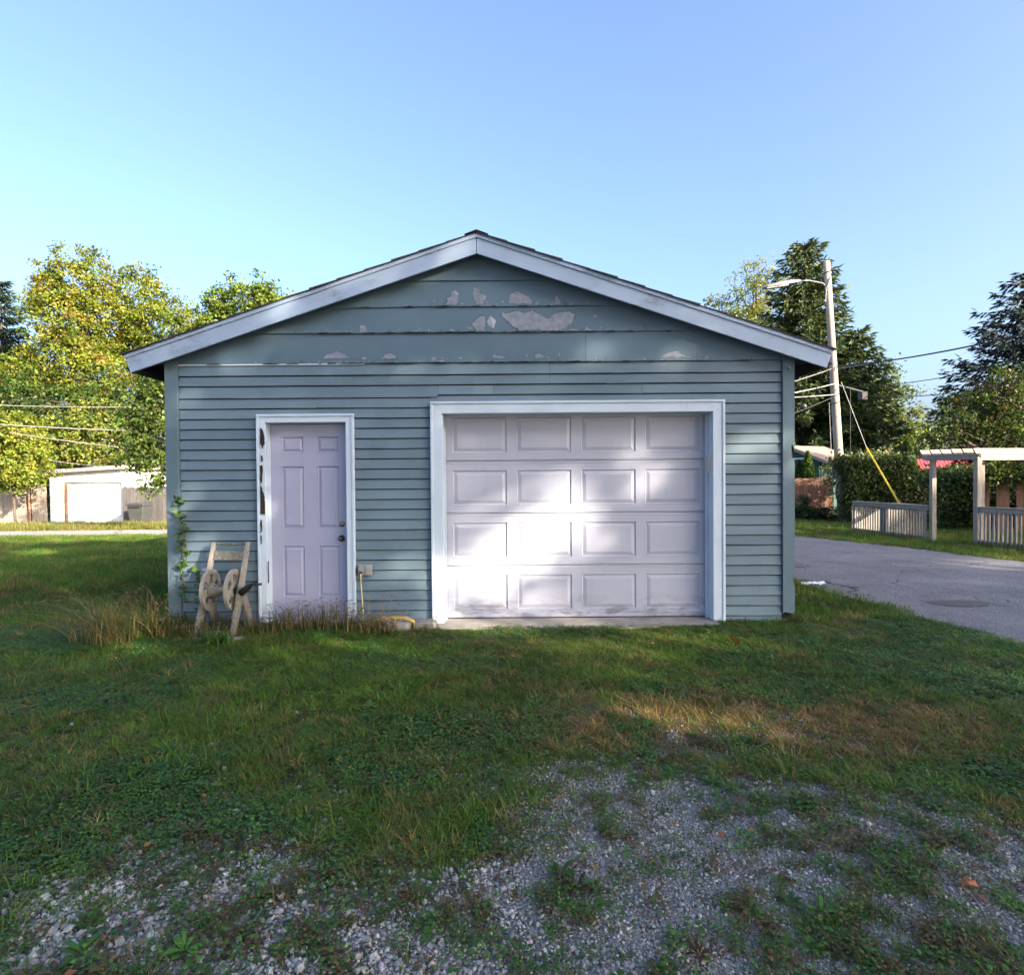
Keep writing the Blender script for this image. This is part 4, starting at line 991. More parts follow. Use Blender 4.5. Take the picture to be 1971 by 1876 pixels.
YEL = [(.20, .215, .025), (.155, .19, .024), (.235, .20, .03), (.11, .155, .022), (.26, .17, .035)]
YW = [.3, .3, .15, .2, .05]
LIME = [(.21, .25, .035), (.15, .20, .03), (.25, .26, .04)]
MID = [(.065, .11, .02), (.09, .135, .025), (.05, .085, .018)]
DARKG = [(.035, .065, .016), (.05, .08, .02), (.028, .05, .014)]
Y1 = 36
tree('maple_tree', 'tall yellowing maple rising above the small white garage', gbase(150, Y1), at(165, 560, Y1), .30,
     [LB(150, 545, 62, Y1, 70), LB(110, 610, 65, Y1, 60, -1), LB(185, 620, 70, Y1, 70, 1), LB(120, 700, 75, Y1, 60), LB(180, 720, 70, Y1, 60, -1), LB(85, 560, 32, Y1, 45), LB(60, 720, 50, Y1, 45), LB(170, 770, 70, Y1, 50, 1), LB(20, 740, 50, Y1, 55, -1)],
     34, .18, YEL, YW, .58, 1.4, nb=22, hollow=.5)
tree('maple_tree', 'yellow-green maple with rounded top close beside the taller yellowing maple', gbase(262, Y1 + 2), at(265, 580, Y1 + 2), .26,
     [LB(262, 570, 52, Y1 + 2, 55), LB(300, 630, 52, Y1 + 2, 48, -1), LB(235, 660, 55, Y1 + 2, 60), LB(330, 600, 34, Y1 + 2, 30), LB(285, 690, 60, Y1 + 2, 55), LB(355, 625, 24, Y1 + 2, 24)],
     34, .18, YEL, [.2, .4, .05, .32, .03], .58, 1.35, nb=18, hollow=.5)
tree('linden_tree', 'rounded green tree showing above the left slope of the garage roof', gbase(470, 34), at(470, 590, 34), .28,
     [LB(475, 590, 68, 34, 58), LB(425, 620, 48, 34, 48), LB(520, 590, 42, 34, 45), LB(470, 660, 90, 34, 60), LB(395, 650, 32, 34, 30)], 34, .18, [(.13, .18, .025), (.10, .15, .022), (.17, .20, .03)], None, .55, 1.6, nb=12, hollow=.45)
spruce('spruce_tree', 'dark spruce at the far left edge beside the maple', gbase(10, 40), 15.2, 4.6, 40, [(.025, .045, .026), (.03, .055, .03), (.02, .035, .022)], .42, fill=1.0)
tree('dense_tree', 'shaded green tree filling the gap beneath the maples', gbase(240, 33), at(240, 760, 33), .2,
     [LB(250, 790, 75, 33, 70), LB(170, 800, 70, 33, 60), LB(100, 790, 70, 33, 60), LB(30, 780, 60, 33, 60), LB(310, 770, 50, 33, 60)], 26, .17, [(.055, .095, .02), (.075, .12, .022), (.04, .075, .018)], None, .55, 1.1, nb=12, hollow=.3)
def shrub(name, label, x, Y, lobes, cols, w=None, per=16, leaf=.12, clump=.32, dens=1.2, group=None, cat='shrub', **kw):
    b_ = gbase(x, Y); top = Vector(lobes[0][:3])
    return tree(name, label, b_, top, .07, lobes, per, leaf, cols, w, clump, dens, None, group, nb=10, cat=cat, **kw)
shrub('bright_shrub', 'bright lime shrub hanging over the board fence at the far left', 30, 27, [LB(20, 870, 62, 27, 70), LB(60, 890, 40, 27, 50), LB(-15, 840, 50, 27, 60), LB(50, 830, 30, 27, 35), LB(15, 925, 40, 27, 28)], LIME, per=18, leaf=.13)
shrub('young_tree', 'leafy upright shrub with pointed tips behind the white garage roof', 165, 31, [LB(130, 850, 45, 31, 55), LB(175, 850, 50, 31, 60), LB(215, 850, 42, 31, 50), LB(150, 790, 16, 31, 34), LB(197, 780, 13, 31, 34), LB(225, 800, 14, 31, 30), LB(95, 870, 35, 31, 40)], [(.17, .22, .035), (.12, .17, .03), (.20, .20, .04)], per=17, leaf=.16, clump=.36)
shrub('corner_tree', 'green leafy tree against the left corner of the blue garage', 352, 22, [LB(290, 800, 55, 22, 60), LB(265, 860, 45, 22, 50), LB(310, 850, 50, 22, 60), LB(300, 900, 34, 22, 38), LB(320, 760, 40, 22, 40), LB(292, 935, 18, 22, 20)], [(.08, .125, .024), (.06, .10, .02), (.12, .155, .03)], per=18, leaf=.13, clump=.3)
def cable(name, label, a, b, sag, r_=.012, mt='wire', n=18, group=None):
    a, b = Vector(a), Vector(b); pts = [a.lerp(b, t) - Vector((0, 0, sag * 4 * t * (1 - t))) for t in np.linspace(0, 1, n)]
    return tag(MB().tube(pts, r_, 5).build(name, mt), label, 'cable', group)
cable('overhead_wire', 'highest thin wire crossing the left trees', at(-60, 778, 24), at(330, 783, 26), .05, .012, 'wire_grey')
cable('overhead_wire', 'middle wire crossing the left trees', at(-60, 812, 24), at(290, 829, 26), .06, .016, 'wire_grey')
cable('overhead_wire', 'slanting wire running from the left trees down toward the white garage', at(20, 833, 24), at(300, 868, 27), .04, .014, 'wire_grey')
cable('overhead_wire', 'lowest faint wire just above the white garage roof', at(95, 886, 26), at(225, 900, 28), .02, .010, 'wire_grey')

# ------------------------------------------------------------------ right background
tree('maple_tree', 'thin yellow-topped tree showing behind the spruce beside the garage roof', gbase(1450, 40), at(1450, 540, 40), .2,
     [LB(1462, 515, 34, 40, 26), LB(1435, 545, 34, 40, 28), LB(1470, 560, 32, 40, 40), LB(1455, 600, 36, 40, 40)], 22, .17, YEL, [.3, .3, .2, .15, .05], .6, .7, nb=16, hollow=.2)
tree('green_tree', 'small green tree low against the right slope of the garage roof', gbase(1400, 37), at(1400, 610, 37), .2,
     [LB(1385, 590, 26, 37, 22), LB(1410, 605, 40, 37, 30), LB(1440, 620, 40, 37, 34), LB(1430, 660, 60, 37, 40)], 26, .16, [(.10, .125, .02), (.07, .10, .02), (.14, .13, .025)], None, .55, 1.1, nb=10, hollow=.3)
SPR = [(.060, .086, .022), (.042, .065, .02), (.080, .10, .026), (.034, .052, .02)]
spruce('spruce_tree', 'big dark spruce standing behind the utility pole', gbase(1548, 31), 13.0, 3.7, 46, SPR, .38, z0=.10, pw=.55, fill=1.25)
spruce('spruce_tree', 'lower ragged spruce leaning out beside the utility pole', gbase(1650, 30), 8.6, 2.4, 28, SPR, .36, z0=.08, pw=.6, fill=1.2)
tree('bright_tree', 'sunlit yellow-green tree at the foot of the spruces', gbase(1705, 33), at(1705, 750, 33), .2,
     [LB(1695, 735, 42, 33, 42), LB(1730, 775, 44, 33, 42), LB(1690, 800, 48, 33, 50), LB(1735, 830, 40, 33, 40), LB(1660, 790, 40, 33, 50), LB(1700, 860, 50, 33, 35)], 26, .15, [(.10, .135, .022), (.13, .155, .025), (.065, .10, .02)], None, .5, 1.2, nb=12, hollow=.3)
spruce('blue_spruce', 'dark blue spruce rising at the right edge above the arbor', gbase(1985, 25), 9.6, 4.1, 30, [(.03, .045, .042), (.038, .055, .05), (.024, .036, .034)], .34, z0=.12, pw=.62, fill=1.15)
tree('crab_tree', 'dark spreading tree with reddish twigs behind the wooden arbor', gbase(1900, 21), at(1910, 790, 21), .16,
     [LB(1930, 760, 55, 21, 55), LB(1870, 800, 55, 21, 50), LB(1960, 800, 60, 21, 60), LB(1830, 828, 50, 21, 34), LB(1925, 842, 60, 21, 34), LB(1975, 740, 45, 21, 40), LB(1790, 846, 28, 21, 20)], 22, .105, [(.05, .085, .018), (.07, .105, .022), (.04, .06, .016), (.11, .07, .035)], [.4, .3, .2, .1], .36, 1.1, nb=26, hollow=.25)
tree('far_tree', 'pale green far tree in the gap beyond the spruces', gbase(1775, 55), at(1775, 820, 55), .2, [LB(1760, 850, 40, 55, 40), LB(1800, 835, 34, 55, 40), LB(1835, 810, 30, 55, 40), LB(1880, 800, 40, 55, 50)], 14, .3, [(.09, .13, .035), (.07, .11, .03)], None, .7, 1.2, nb=6)
# green shed
u_ = Vector((.9, .45, 0)).normalized(); v_ = Vector((.45, -.9, 0)).normalized()
A = at(1522, 857.7, 26)
shd = thing('green_shed', 'green shed with tan sloping roof behind the red cedar fence', 'shed', (A.x, A.y, 0))
Lr, Wr, dzr = 2.1, 1.75, .66
def sp(a_, b_, dz_=0): p = A + u_ * a_ + v_ * b_; return Vector((p.x, p.y, A.z - dzr * abs(b_) / Wr + dz_))
for sg in (1, -1):
    MB().hexa([sp(-.15, 0, -.05), sp(-.15, sg * Wr * 1.02, -.05), sp(Lr, sg * Wr * 1.02, -.05), sp(Lr, 0, -.05), sp(-.15, 0, .0), sp(-.15, sg * Wr * 1.02, 0), sp(Lr, sg * Wr * 1.02, 0), sp(Lr, 0, 0)]).build('roof', 'brownroof', shd)
    MB().hexa([sp(-.17, 0, -.13), sp(-.17, sg * Wr * 1.03, -.13), sp(-.145, sg * Wr * 1.03, -.13), sp(-.145, 0, -.13), sp(-.17, 0, -.02), sp(-.17, sg * Wr * 1.03, -.02), sp(-.145, sg * Wr * 1.03, -.02), sp(-.145, 0, -.02)]).build('rake_board', 'oldwood', shd)
def grd(p): return Vector((p.x, p.y, -.05))
w1, w2 = sp(.1, -1.4), sp(.1, 1.25); MB().prism([grd(w1), grd(w2), w2 - Vector((0, 0, .08)), sp(.1, 0, -.08), w1 - Vector((0, 0, .08))], u_ * .08).build('wall', 'greenwall', shd)
w1, w2 = sp(.2, 1.25), sp(Lr - .1, 1.25); MB().prism([grd(w1), grd(w2), w2 - Vector((0, 0, .08)), w1 - Vector((0, 0, .08))], v_ * -.08).build('wall', 'greenwall', shd)
MB().bar(sp(.09, -1.4, .0) * 1 + Vector((0, 0, -.02)), Vector((sp(.09, 1.0).x, sp(.09, 1.0).y, sp(.09, -1.4).z - .02)), .03, .07).build('trim_board', 'bwhite', shd)
# cedar fence left of the pole
rf = thing('cedar_fence', 'reddish cedar board fence behind the utility pole', 'fence', (11.2, 22.5, 0))
plank_row(rf, (lp(1490, 22.5), 22.5, 0), (lp(1612, 22), 22, 0), lambda x, y: -.02, 1.42, .14, 'redwood', jit=.012)
# red metal roof far behind
rr = thing('red_roofed_shed', 'far low shed with ribbed bright red metal roof', 'shed', (lp(1812, 34), 34, 0))
a0_, a1_ = at(1755, 884, 35), at(1862, 880, 35); b0_, b1_ = at(1762, 906, 33.6), at(1880, 904, 33.6)
MB().hexa([b0_ - Vector((0, 0, .04)), b1_ - Vector((0, 0, .04)), a1_ - Vector((0, 0, .04)), a0_ - Vector((0, 0, .04)), b0_, b1_, a1_, a0_]).build('roof', 'redroof', rr)
for k in range(17):
    t = (k + .5) / 17; MB().bar(b0_.lerp(b1_, t) + Vector((0, 0, .015)), a0_.lerp(a1_, t) + Vector((0, 0, .015)), .05, .03).build('roof_rib', 'redroof', rr)
MB().box(b0_.x + .2, b1_.x - .2, 33.9, 34.0, -.05, b0_.z + .02).build('wall', 'darkwood', rr)
# hedge, shrubs
def hedge_box(name, label, x0, x1, y0, y1, z0, z1, cols, leaf=.09, n=9000, w=None, cat='hedge', rough=.09):
    t = thing(name, label, cat, ((x0 + x1) / 2, (y0 + y1) / 2, 0))
    P = rng.random((n, 3)); side = rng.random(n)
    P[:, 1] = np.where(side < .62, rng.random(n) ** 2 * .35, P[:, 1]); P[:, 2] = np.where(side > .72, 1 - rng.random(n) ** 2 * .25, P[:, 2])
    nz = fbm(P[:, 0] * (x1 - x0) * 1.4, P[:, 2] * 3, 81, 3) - .5
    X = x0 + (x1 - x0) * P[:, 0]; Y = y0 + (y1 - y0) * P[:, 1] - nz * .35; Z = z0 + (z1 - z0) * P[:, 2] + (fbm(X * 1.2, Y, 83, 3) - .5) * .35 * P[:, 2]
    C = np.stack([X, Y, Z], -1) + rng.normal(0, rough, (n, 3)); o_ = np.zeros((n, 3)); o_[:, 1] = -.8
    v, q_, c_ = leaves(C, leaf * rng.uniform(.6, 1.3, n), palette(n, cols, w, .22), .4, o_)
    fast_mesh('foliage', v, q_, c_, 'leaf', t)
    b = MB()
    for k in range(int((x1 - x0) / .35)):
        x = x0 + .2 + k * .35; y = (y0 + y1) / 2
        b.tube([(x, y, -.05), (x + random.gauss(0, .08), y + random.gauss(0, .08), z1 * .5), (x + random.gauss(0, .15), y + random.gauss(0, .15), z1 * .88)], [.03, .02, .006], 5)
    b.build('stems', 'bark', t); return t
HG = [(.045, .07, .018), (.06, .09, .024), (.035, .052, .015), (.09, .10, .035)]
hedge_box('hedge', 'tall clipped dark green hedge behind the low picket fence', 10.12, 12.1, 18.75, 19.7, -.02, 1.98, HG, .10, 16000, [.4, .3, .2, .1])
hedge_box('hedge', 'dark hedge filling the view through the wooden arbor', 11.3, 14.9, 16.4, 17.3, -.02, 1.42, DARKG, .10, 11000)
hedge_box('hedge', 'lower stretch of dark hedge between tall hedge and arbor below the red roof', 12.15, 14.6, 18.8, 19.6, -.02, 1.62, HG, .10, 10000, [.4, .3, .2, .1])
shrub('variegated_shrub', 'rounded pale variegated shrub topping the hedge behind the yellow guy guard', 1680, 20.5, [LB(1690, 895, 48, 20.5, 30), LB(1650, 905, 42, 20.5, 28), LB(1720, 905, 36, 20.5, 24), LB(1670, 935, 60, 20.5, 35), LB(1612, 915, 26, 20.5, 30)], [(.22, .24, .12), (.15, .18, .07), (.28, .29, .17)], per=22, leaf=.09, clump=.25, dens=1.3)
shrub('garden_shrub', 'dark broad-leaved bush in front of the cedar fence', 1560, 20.5, [LB(1560, 988, 36, 20.5, 18), LB(1592, 992, 26, 20.5, 16), LB(1530, 990, 26, 20.5, 20), LB(1542, 965, 12, 20.5, 14)], [(.05, .085, .03), (.065, .10, .04), (.04, .06, .02)], per=22, leaf=.10, clump=.24, dens=1.3)
def cone_shrub(name, label, x, Y, ytop, ybot, wpx, cols, n=2600):
    t = thing(name, label, 'shrub', gbase(x, Y)); top = at(x, ytop, Y); bot = at(x, ybot, Y); k = Y / FPX
    h = rng.random(n) ** 1.3; a_ = rng.random(n) * 6.283; rr_ = wpx * k * (1 - h) ** .8 * np.sqrt(rng.uniform(.45, 1.1, n)) + .02
    C = np.stack([top.x + rr_ * np.cos(a_), Y + rr_ * np.sin(a_), bot.z + (top.z - bot.z) * h], -1)
    v, q_, c_ = leaves(C, .085 * rng.uniform(.6, 1.4, n), palette(n, cols, None, .2), .8, np.stack([np.cos(a_), np.sin(a_), a_ * 0 + .5], -1)); fast_mesh('foliage', v, q_, c_, 'leaf', t)
    MB().tube([(top.x, Y, -.05), (top.x, Y, bot.z * .5), (top.x, Y, top.z - .1)], [.04, .03, .005], 6).build('trunk', 'bark', t)
cone_shrub('arborvitae', 'bright green arborvitae cone in front of the green shed', 1555, 23.6, 868, 930, 15, [(.10, .16, .02), (.07, .12, .02)])
cone_shrub('arborvitae', 'shorter arborvitae beside the green shed wall nearest the garage corner', 1538, 23.8, 885, 930, 11, [(.06, .11, .02), (.05, .09, .02)], 1500)
cone_shrub('arborvitae', 'small dark arborvitae cone standing above the hedge left of the red roof', 1746, 21, 850, 925, 24, [(.04, .075, .02), (.06, .10, .025)])
# dark fence behind the arbor
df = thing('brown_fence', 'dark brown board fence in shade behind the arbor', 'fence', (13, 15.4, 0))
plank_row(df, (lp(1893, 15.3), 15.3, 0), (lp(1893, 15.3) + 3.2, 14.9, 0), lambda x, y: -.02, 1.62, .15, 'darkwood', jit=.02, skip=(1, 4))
# vine over that fence
vn = thing('climbing_vine', 'tangle of vine leaves over the dark fence behind the arbor', 'vine', (13, 15.1, 0))
n = 2600; Xv = rng.uniform(lp(1900, 15), lp(1900, 15) + 2.6, n); C = np.stack([Xv, 15.05 + rng.normal(0, .12, n), 1.62 + np.abs(rng.normal(0, .16, n)) * np.where(rng.random(n) < .6, -1.2, 1.3)], -1)
v, q_, c_ = leaves(C, .10 * rng.uniform(.6, 1.3, n), palette(n, [(.05, .08, .02), (.08, .11, .025)], None, .25), .3); fast_mesh('foliage', v, q_, c_, 'leaf', vn)

# arbor and its low picket fences
PLp, PRp = Vector((9.42, 13.95, 0)), Vector((9.87, 13.2, 0))
ab = thing('arbor', 'weathered wooden garden arbor with slanted rafters over the fence opening', 'arbor', ((9.64, 13.6, 0)))
fd = (PRp - PLp).normalized(); fn = Vector((.985, .17, 0))
zbm = 1.86
for nm, p in (('front', PLp), ('front', PRp), ('back', PLp + fn * 1.15), ('back', PRp + fn * 1.15 + Vector((-.85, .1, 0)))):
    MB().bar((p.x, p.y, -.05), (p.x, p.y, zbm), .10, .10, (0, 1, 0)).build('post', 'oldwood', ab, .004)
def beam(a_, b_, z0, z1, th, cut=.10):
    a_ = Vector(a_); b_ = Vector(b_); d = (b_ - a_).normalized(); sd_ = Vector((-d.y, d.x, 0)) * th / 2
    pts = [Vector((a_.x, a_.y, z1)), Vector((b_.x, b_.y, z1)), Vector((b_.x, b_.y, z0)) - d * cut, Vector((a_.x, a_.y, z0)) + d * cut]
    return MB().prism([p - sd_ for p in pts], sd_ * 2)
off = fn * -.055
beam(PLp - fd * .22 + off, PRp + fd * .10 + off, zbm - .05, zbm + .075, .038).build('beam', 'oldwood', ab)
beam(PLp - fd * .22 + fn * 1.2, PRp + fd * .10 + fn * 1.2, zbm - .05, zbm + .075, .038).build('beam', 'oldwood', ab)
beam(PRp + fn * .06, PRp + fn * 2.6, zbm - .06, zbm + .07, .038, 0).build('beam', 'oldwood', ab)
for k in range(6):
    p = PLp.lerp(PRp, -.18 + 1.2 * k / 5)
    beam(p - fn * .16, p + fn * 2.4, zbm + .077, zbm + .19, .036, .07).build('rafter', 'oldwood', ab)
def picket_fence(label, a_, b_, posts):
    t = thing('picket_fence', label, 'fence', tuple((Vector(a_) + Vector(b_)) / 2)); a_ = Vector(a_); b_ = Vector(b_); d = (b_ - a_).normalized(); L = (b_ - a_).length; nn = Vector((-d.y, d.x, 0))
    if nn.x > 0: nn = -nn
    MB().bar(a_ + Vector((0, 0, .80)) , b_ + Vector((0, 0, .80)), .13, .03).build('cap_rail', 'oldwood', t)
    MB().bar(a_ + nn * .03 + Vector((0, 0, .735)), b_ + nn * .03 + Vector((0, 0, .735)), .035, .09).build('top_rail', 'oldwood', t)
    MB().bar(a_ + nn * .03 + Vector((0, 0, .08)), b_ + nn * .03 + Vector((0, 0, .08)), .035, .08).build('bottom_rail', 'oldwood', t)
    for q_ in posts:
        p = a_.lerp(b_, q_); MB().bar(p + Vector((0, 0, -.05)), p + Vector((0, 0, .783)), .085, .085, (0, 1, 0)).build('post', 'oldwood', t)
    n_ = int(L / .085)
    for k in range(n_):
        p = a_ + d * ((k + .5) * L / n_) + nn * .065
        MB().bar(p + Vector((0, 0, .04 + random.gauss(0, .006))), p + Vector((0, 0, .715 + random.gauss(0, .006))), .036, .03, (d.x, d.y, 0)).build('picket', 'greywood', t)
picket_fence('low grey picket fence between the utility pole and the arbor', (9.05, 16.5, 0), PLp + (PLp - PRp).normalized() * .07, (0.02, .47))
picket_fence('low grey picket fence running right from the arbor post', PRp + fd * .06, (10.45, 11.2, 0), (.98,))

# utility pole
pb = Vector((lp(1623, 19.9), 19.9, -.1)); pt_ = at(1591, 503, 19.9)
up_ = thing('utility_pole', 'tall leaning wooden utility pole at the edge of the alley', 'utility pole', pb)
pp = lambda z: pb.lerp(pt_, (z - pb.z) / (pt_.z - pb.z))
MB().tube([pb, pp(2), pp(4), pp(6), pt_], [.145, .135, .122, .11, .10], 16).build('shaft', 'pole', up_, smooth=True)
zl_ = at(1586, 548, 19.9).z; h0 = pp(zl_)
la, lb = h0 + Vector((-.09, -.02, -.05)), at(1540, 541, 19.4)
MB().tube([h0 + Vector((-.1, -.02, -.28)), h0 + Vector((-.11, -.03, -.05)), h0 + Vector((-.2, -.06, .03)), lb.lerp(h0, .3) + Vector((0, 0, .05)), lb], [.026, .026, .026, .025, .024], 8).build('lamp_arm', 'lamp_grey', up_, smooth=True)
le = at(1468, 554, 19.0); d_ = (le - lb)
hd = MB(); rings = []
for t, w_, h_ in ((-.02, .04, .03), (.05, .07, .055), (.3, .13, .075), (.6, .16, .075), (.9, .13, .05), (1.0, .05, .02)):
    c_ = lb + d_ * t; rings.append([(c_.x, c_.y - w_, c_.z - h_ * .6), (c_.x, c_.y + w_, c_.z - h_ * .6), (c_.x, c_.y + w_ * .7, c_.z + h_), (c_.x, c_.y - w_ * .7, c_.z + h_)])
vs = [p for r_ in rings for p in r_]; fs = [(i * 4 + j, i * 4 + (j + 1) % 4, i * 4 + 4 + (j + 1) % 4, i * 4 + 4 + j) for i in range(5) for j in range(4)] + [(3, 2, 1, 0), (20, 21, 22, 23)]
hdo = hd.add(vs, fs).build('lamp_head', 'lamp_grey', up_, .008)
c0_, c1_ = lb + d_ * .35, lb + d_ * .92
MB().hexa([(c0_.x, c0_.y - .10, c0_.z - .085), (c1_.x, c1_.y - .09, c1_.z - .06), (c1_.x, c1_.y + .09, c1_.z - .06), (c0_.x, c0_.y + .10, c0_.z - .085), (c0_.x, c0_.y - .12, c0_.z - .04), (c1_.x, c1_.y - .10, c1_.z - .03), (c1_.x, c1_.y + .10, c1_.z - .03), (c0_.x, c0_.y + .12, c0_.z - .04)]).build('lens', 'lens', hdo, .01)
c0_ = lb + d_ * .42; MB().lathe((c0_.x, c0_.y, c0_.z + .06), (0, 0, 1), [(0, .04), (.05, .04), (.06, .02)], 10).build('photocell', 'dark_metal', hdo)
for z in (pt_.z - .35, 4.05, 3.8, 2.0): 
    c_ = pp(z); MB().tube([(c_.x + .135 * math.cos(a_), c_.y + .135 * math.sin(a_), c_.z + .04 * math.cos(a_)) for a_ in np.linspace(0, 6.283, 17)], .012, 5, False).build('band', 'dark_metal', up_)
MB().tube([pp(pt_.z - .4) + Vector((.11, -.05, .1)), pp(pt_.z - .6) + Vector((0, -.13, 0)), pp(pt_.z - .9) + Vector((-.11, -.08, 0)), pp(pt_.z - 1.3) + Vector((-.14, -.05, 0))], .014, 5).build('lamp_lead', 'wire_grey', up_)
xz = at(1662, 760, 19.8); MB().box(xz.x - .10, xz.x + .08, 19.7, 19.95, xz.z - .16, xz.z + .10).build('splice_box', 'dark_metal', up_, .01)
MB().bar(pp(at(1650, 740, 19.9).z) + Vector((.1, 0, 0)), (xz.x, 19.8, xz.z + .1), .03, .03).build('box_bracket', 'lamp_grey', up_)
lo_ = pp(1.05); MB().tube([(lo_.x - .02 + .23 * math.cos(a_), lo_.y - .17, .95 + .36 * math.sin(a_)) for a_ in np.linspace(.6, 5.2, 20)], .02, 6).build('cable_loop', 'wire', up_)
MB().tube([at(1596, 775, 19.6), at(1600, 870, 19.6), at(1604, 950, 19.6), at(1603, 990, 19.6)], .012, 5).build('ground_lead', 'wire_grey', up_)
MB().tube([at(1637, 745, 19.7), at(1637, 860, 19.7), at(1638, 960, 19.7)], .010, 5).build('riser_cable', 'wire', up_)
gt, gm, gb_ = at(1619, 735, 19.6), at(1668, 862, 18.6), at(1740, 985, 17.2)
gw = thing('guy_wire', 'pole guy wire with bright yellow plastic guard', 'guy wire', gnd(1745, 1040))
ggd = gnd(1758, 1020)
gdir = (gb_ - gm); ge = gb_ + gdir * ((gb_.z + .03) / -gdir.z)
MB().tube([gt, gm], .012, 5).build('strand', 'wire_grey', gw); MB().tube([gm, ge], .026, 8).build('guard', 'yellow', gw)
cable('power_line', 'thick cable rising from the pole to the upper right edge', at(1612, 705, 19.8), at(2060, 622, 12), .12, .020)
cable('power_line', 'second cable just under the thick one rising right', at(1612, 709, 19.8), at(1720, 690, 17.5), .03, .012, 'wire_grey')
cable('power_line', 'thin middle cable running right from the pole', at(1615, 744, 19.8), at(2060, 665, 14), .25, .011)
cable('power_line', 'lowest cable sagging right from the splice box', at(1665, 762, 19.8), at(2060, 712, 14), .22, .013)
cable('power_line', 'upper bright line from the pole passing behind the garage eave', at(1608, 738, 19.8), at(1440, 770, 16), .04, .018, 'wire_grey')
cable('power_line', 'second bright line from the pole passing behind the garage wall', at(1610, 759, 19.8), at(1440, 768, 16), .02, .016, 'wire_grey')
cable('power_line', 'slanting service line from the pole down behind the garage wall', at(1606, 763, 19.8), at(1480, 812, 15), .03, .012, 'wire')
cable('power_line', 'faint high line under the garage eave overhang', at(1600, 710, 19.8), at(1480, 748, 15), .02, .010, 'wire_grey')
MB_ = MB().lathe(at(1545, 783, 18), (0, -1, 0), [(0, .02), (.02, .09), (.06, .10), (.10, .07), (.12, .02)], 12).build('splice_case', 'dark_metal'); tag(MB_, 'dark splice case hanging on the lines beside the garage corner', 'splice case')

# ------------------------------------------------------------------ grass, weeds and gravel (uncountable cover)
HID = bpy.data.collections
def variants(name, meshes, mt):
    c = HID.new(name)
    for i, me in enumerate(meshes):
        me.materials.append(M[mt]); o = bpy.data.objects.new('%s_%02d' % (name, i), me); c.objects.link(o)
    return c
def mesh_np(name, v, q):
    me = bpy.data.meshes.new(name); me.from_pydata([tuple(p) for p in v], [], [tuple(int(i) for i in f) for f in q]); me.update(); return me
def blade_tuft(nb, h, w, spread, lean, seg=3, seed=0):
    r_ = np.random.default_rng(seed); V, Q = [], []
    for k in range(nb):
        a_ = r_.random() * 6.283; rr_ = spread * math.sqrt(r_.random()); b = np.array([rr_ * math.cos(a_), rr_ * math.sin(a_), -.008])
        da = r_.random() * 6.283; d = np.array([math.cos(da), math.sin(da), 0]); sd_ = np.array([-d[1], d[0], 0])
        H = h * r_.uniform(.5, 1.25); ln = lean * r_.uniform(.2, 1.6) * H; ww = w * r_.uniform(.7, 1.3); o = len(V)
        for i in range(seg + 1):
            t = i / seg; c = b + d * ln * t ** 1.8 + np.array([0, 0, H * (t - .22 * t * t * lean)]); x = ww * .5 * (1 - t ** 1.6)
            if i == seg: V.append(c)
            else: V += [c - sd_ * x, c + sd_ * x]
        for i in range(seg - 1): Q.append((o + 2 * i, o + 2 * i + 1, o + 2 * i + 3, o + 2 * i + 2))
        Q.append((o + 2 * seg - 2, o + 2 * seg - 1, o + 2 * seg))
    return mesh_np('tuft', V, Q)
def broad_tuft(nl, L, w, h, spread, seed, petals=1):
    r_ = np.random.default_rng(seed); V, Q = [], []
    for k in range(nl):
        a_ = 6.283 * k / nl + r_.normal(0, .4); d = np.array([math.cos(a_), math.sin(a_), 0]); sd_ = np.array([-d[1], d[0], 0]); st = spread * r_.random(); LL = L * r_.uniform(.6, 1.25); WW = w * r_.uniform(.7, 1.2); z0 = h * r_.uniform(.1, 1.0)
        tilt = r_.uniform(-.1, .55); up = np.array([0, 0, 1]); b = d * st + up * z0; o = len(V)
        for t, ww in ((0, .12), (.35, .9), (.7, 1.0), (1, .05)):
            c = b + d * LL * t + up * LL * (tilt * t - .5 * t * t * tilt); V += [c - sd_ * WW * .5 * ww + up * .004 * (ww > .5), c + sd_ * WW * .5 * ww + up * .004 * (ww > .5)]
        for i in range(3): Q.append((o + 2 * i, o + 2 * i + 1, o + 2 * i + 3, o + 2 * i + 2))
    return mesh_np('weed', V, Q)
def stone_mesh(seed):
    bm = bmesh.new(); bmesh.ops.create_icosphere(bm, subdivisions=1, radius=.5); r_ = np.random.default_rng(seed)
    sc = r_.uniform(.6, 1.15, 3); sc[2] *= .72
    for v in bm.verts: v.co = Vector([v.co[i] * sc[i] * (1 + r_.normal(0, .13)) for i in range(3)])
    me = bpy.data.meshes.new('stone'); bm.to_mesh(me); bm.free(); return me
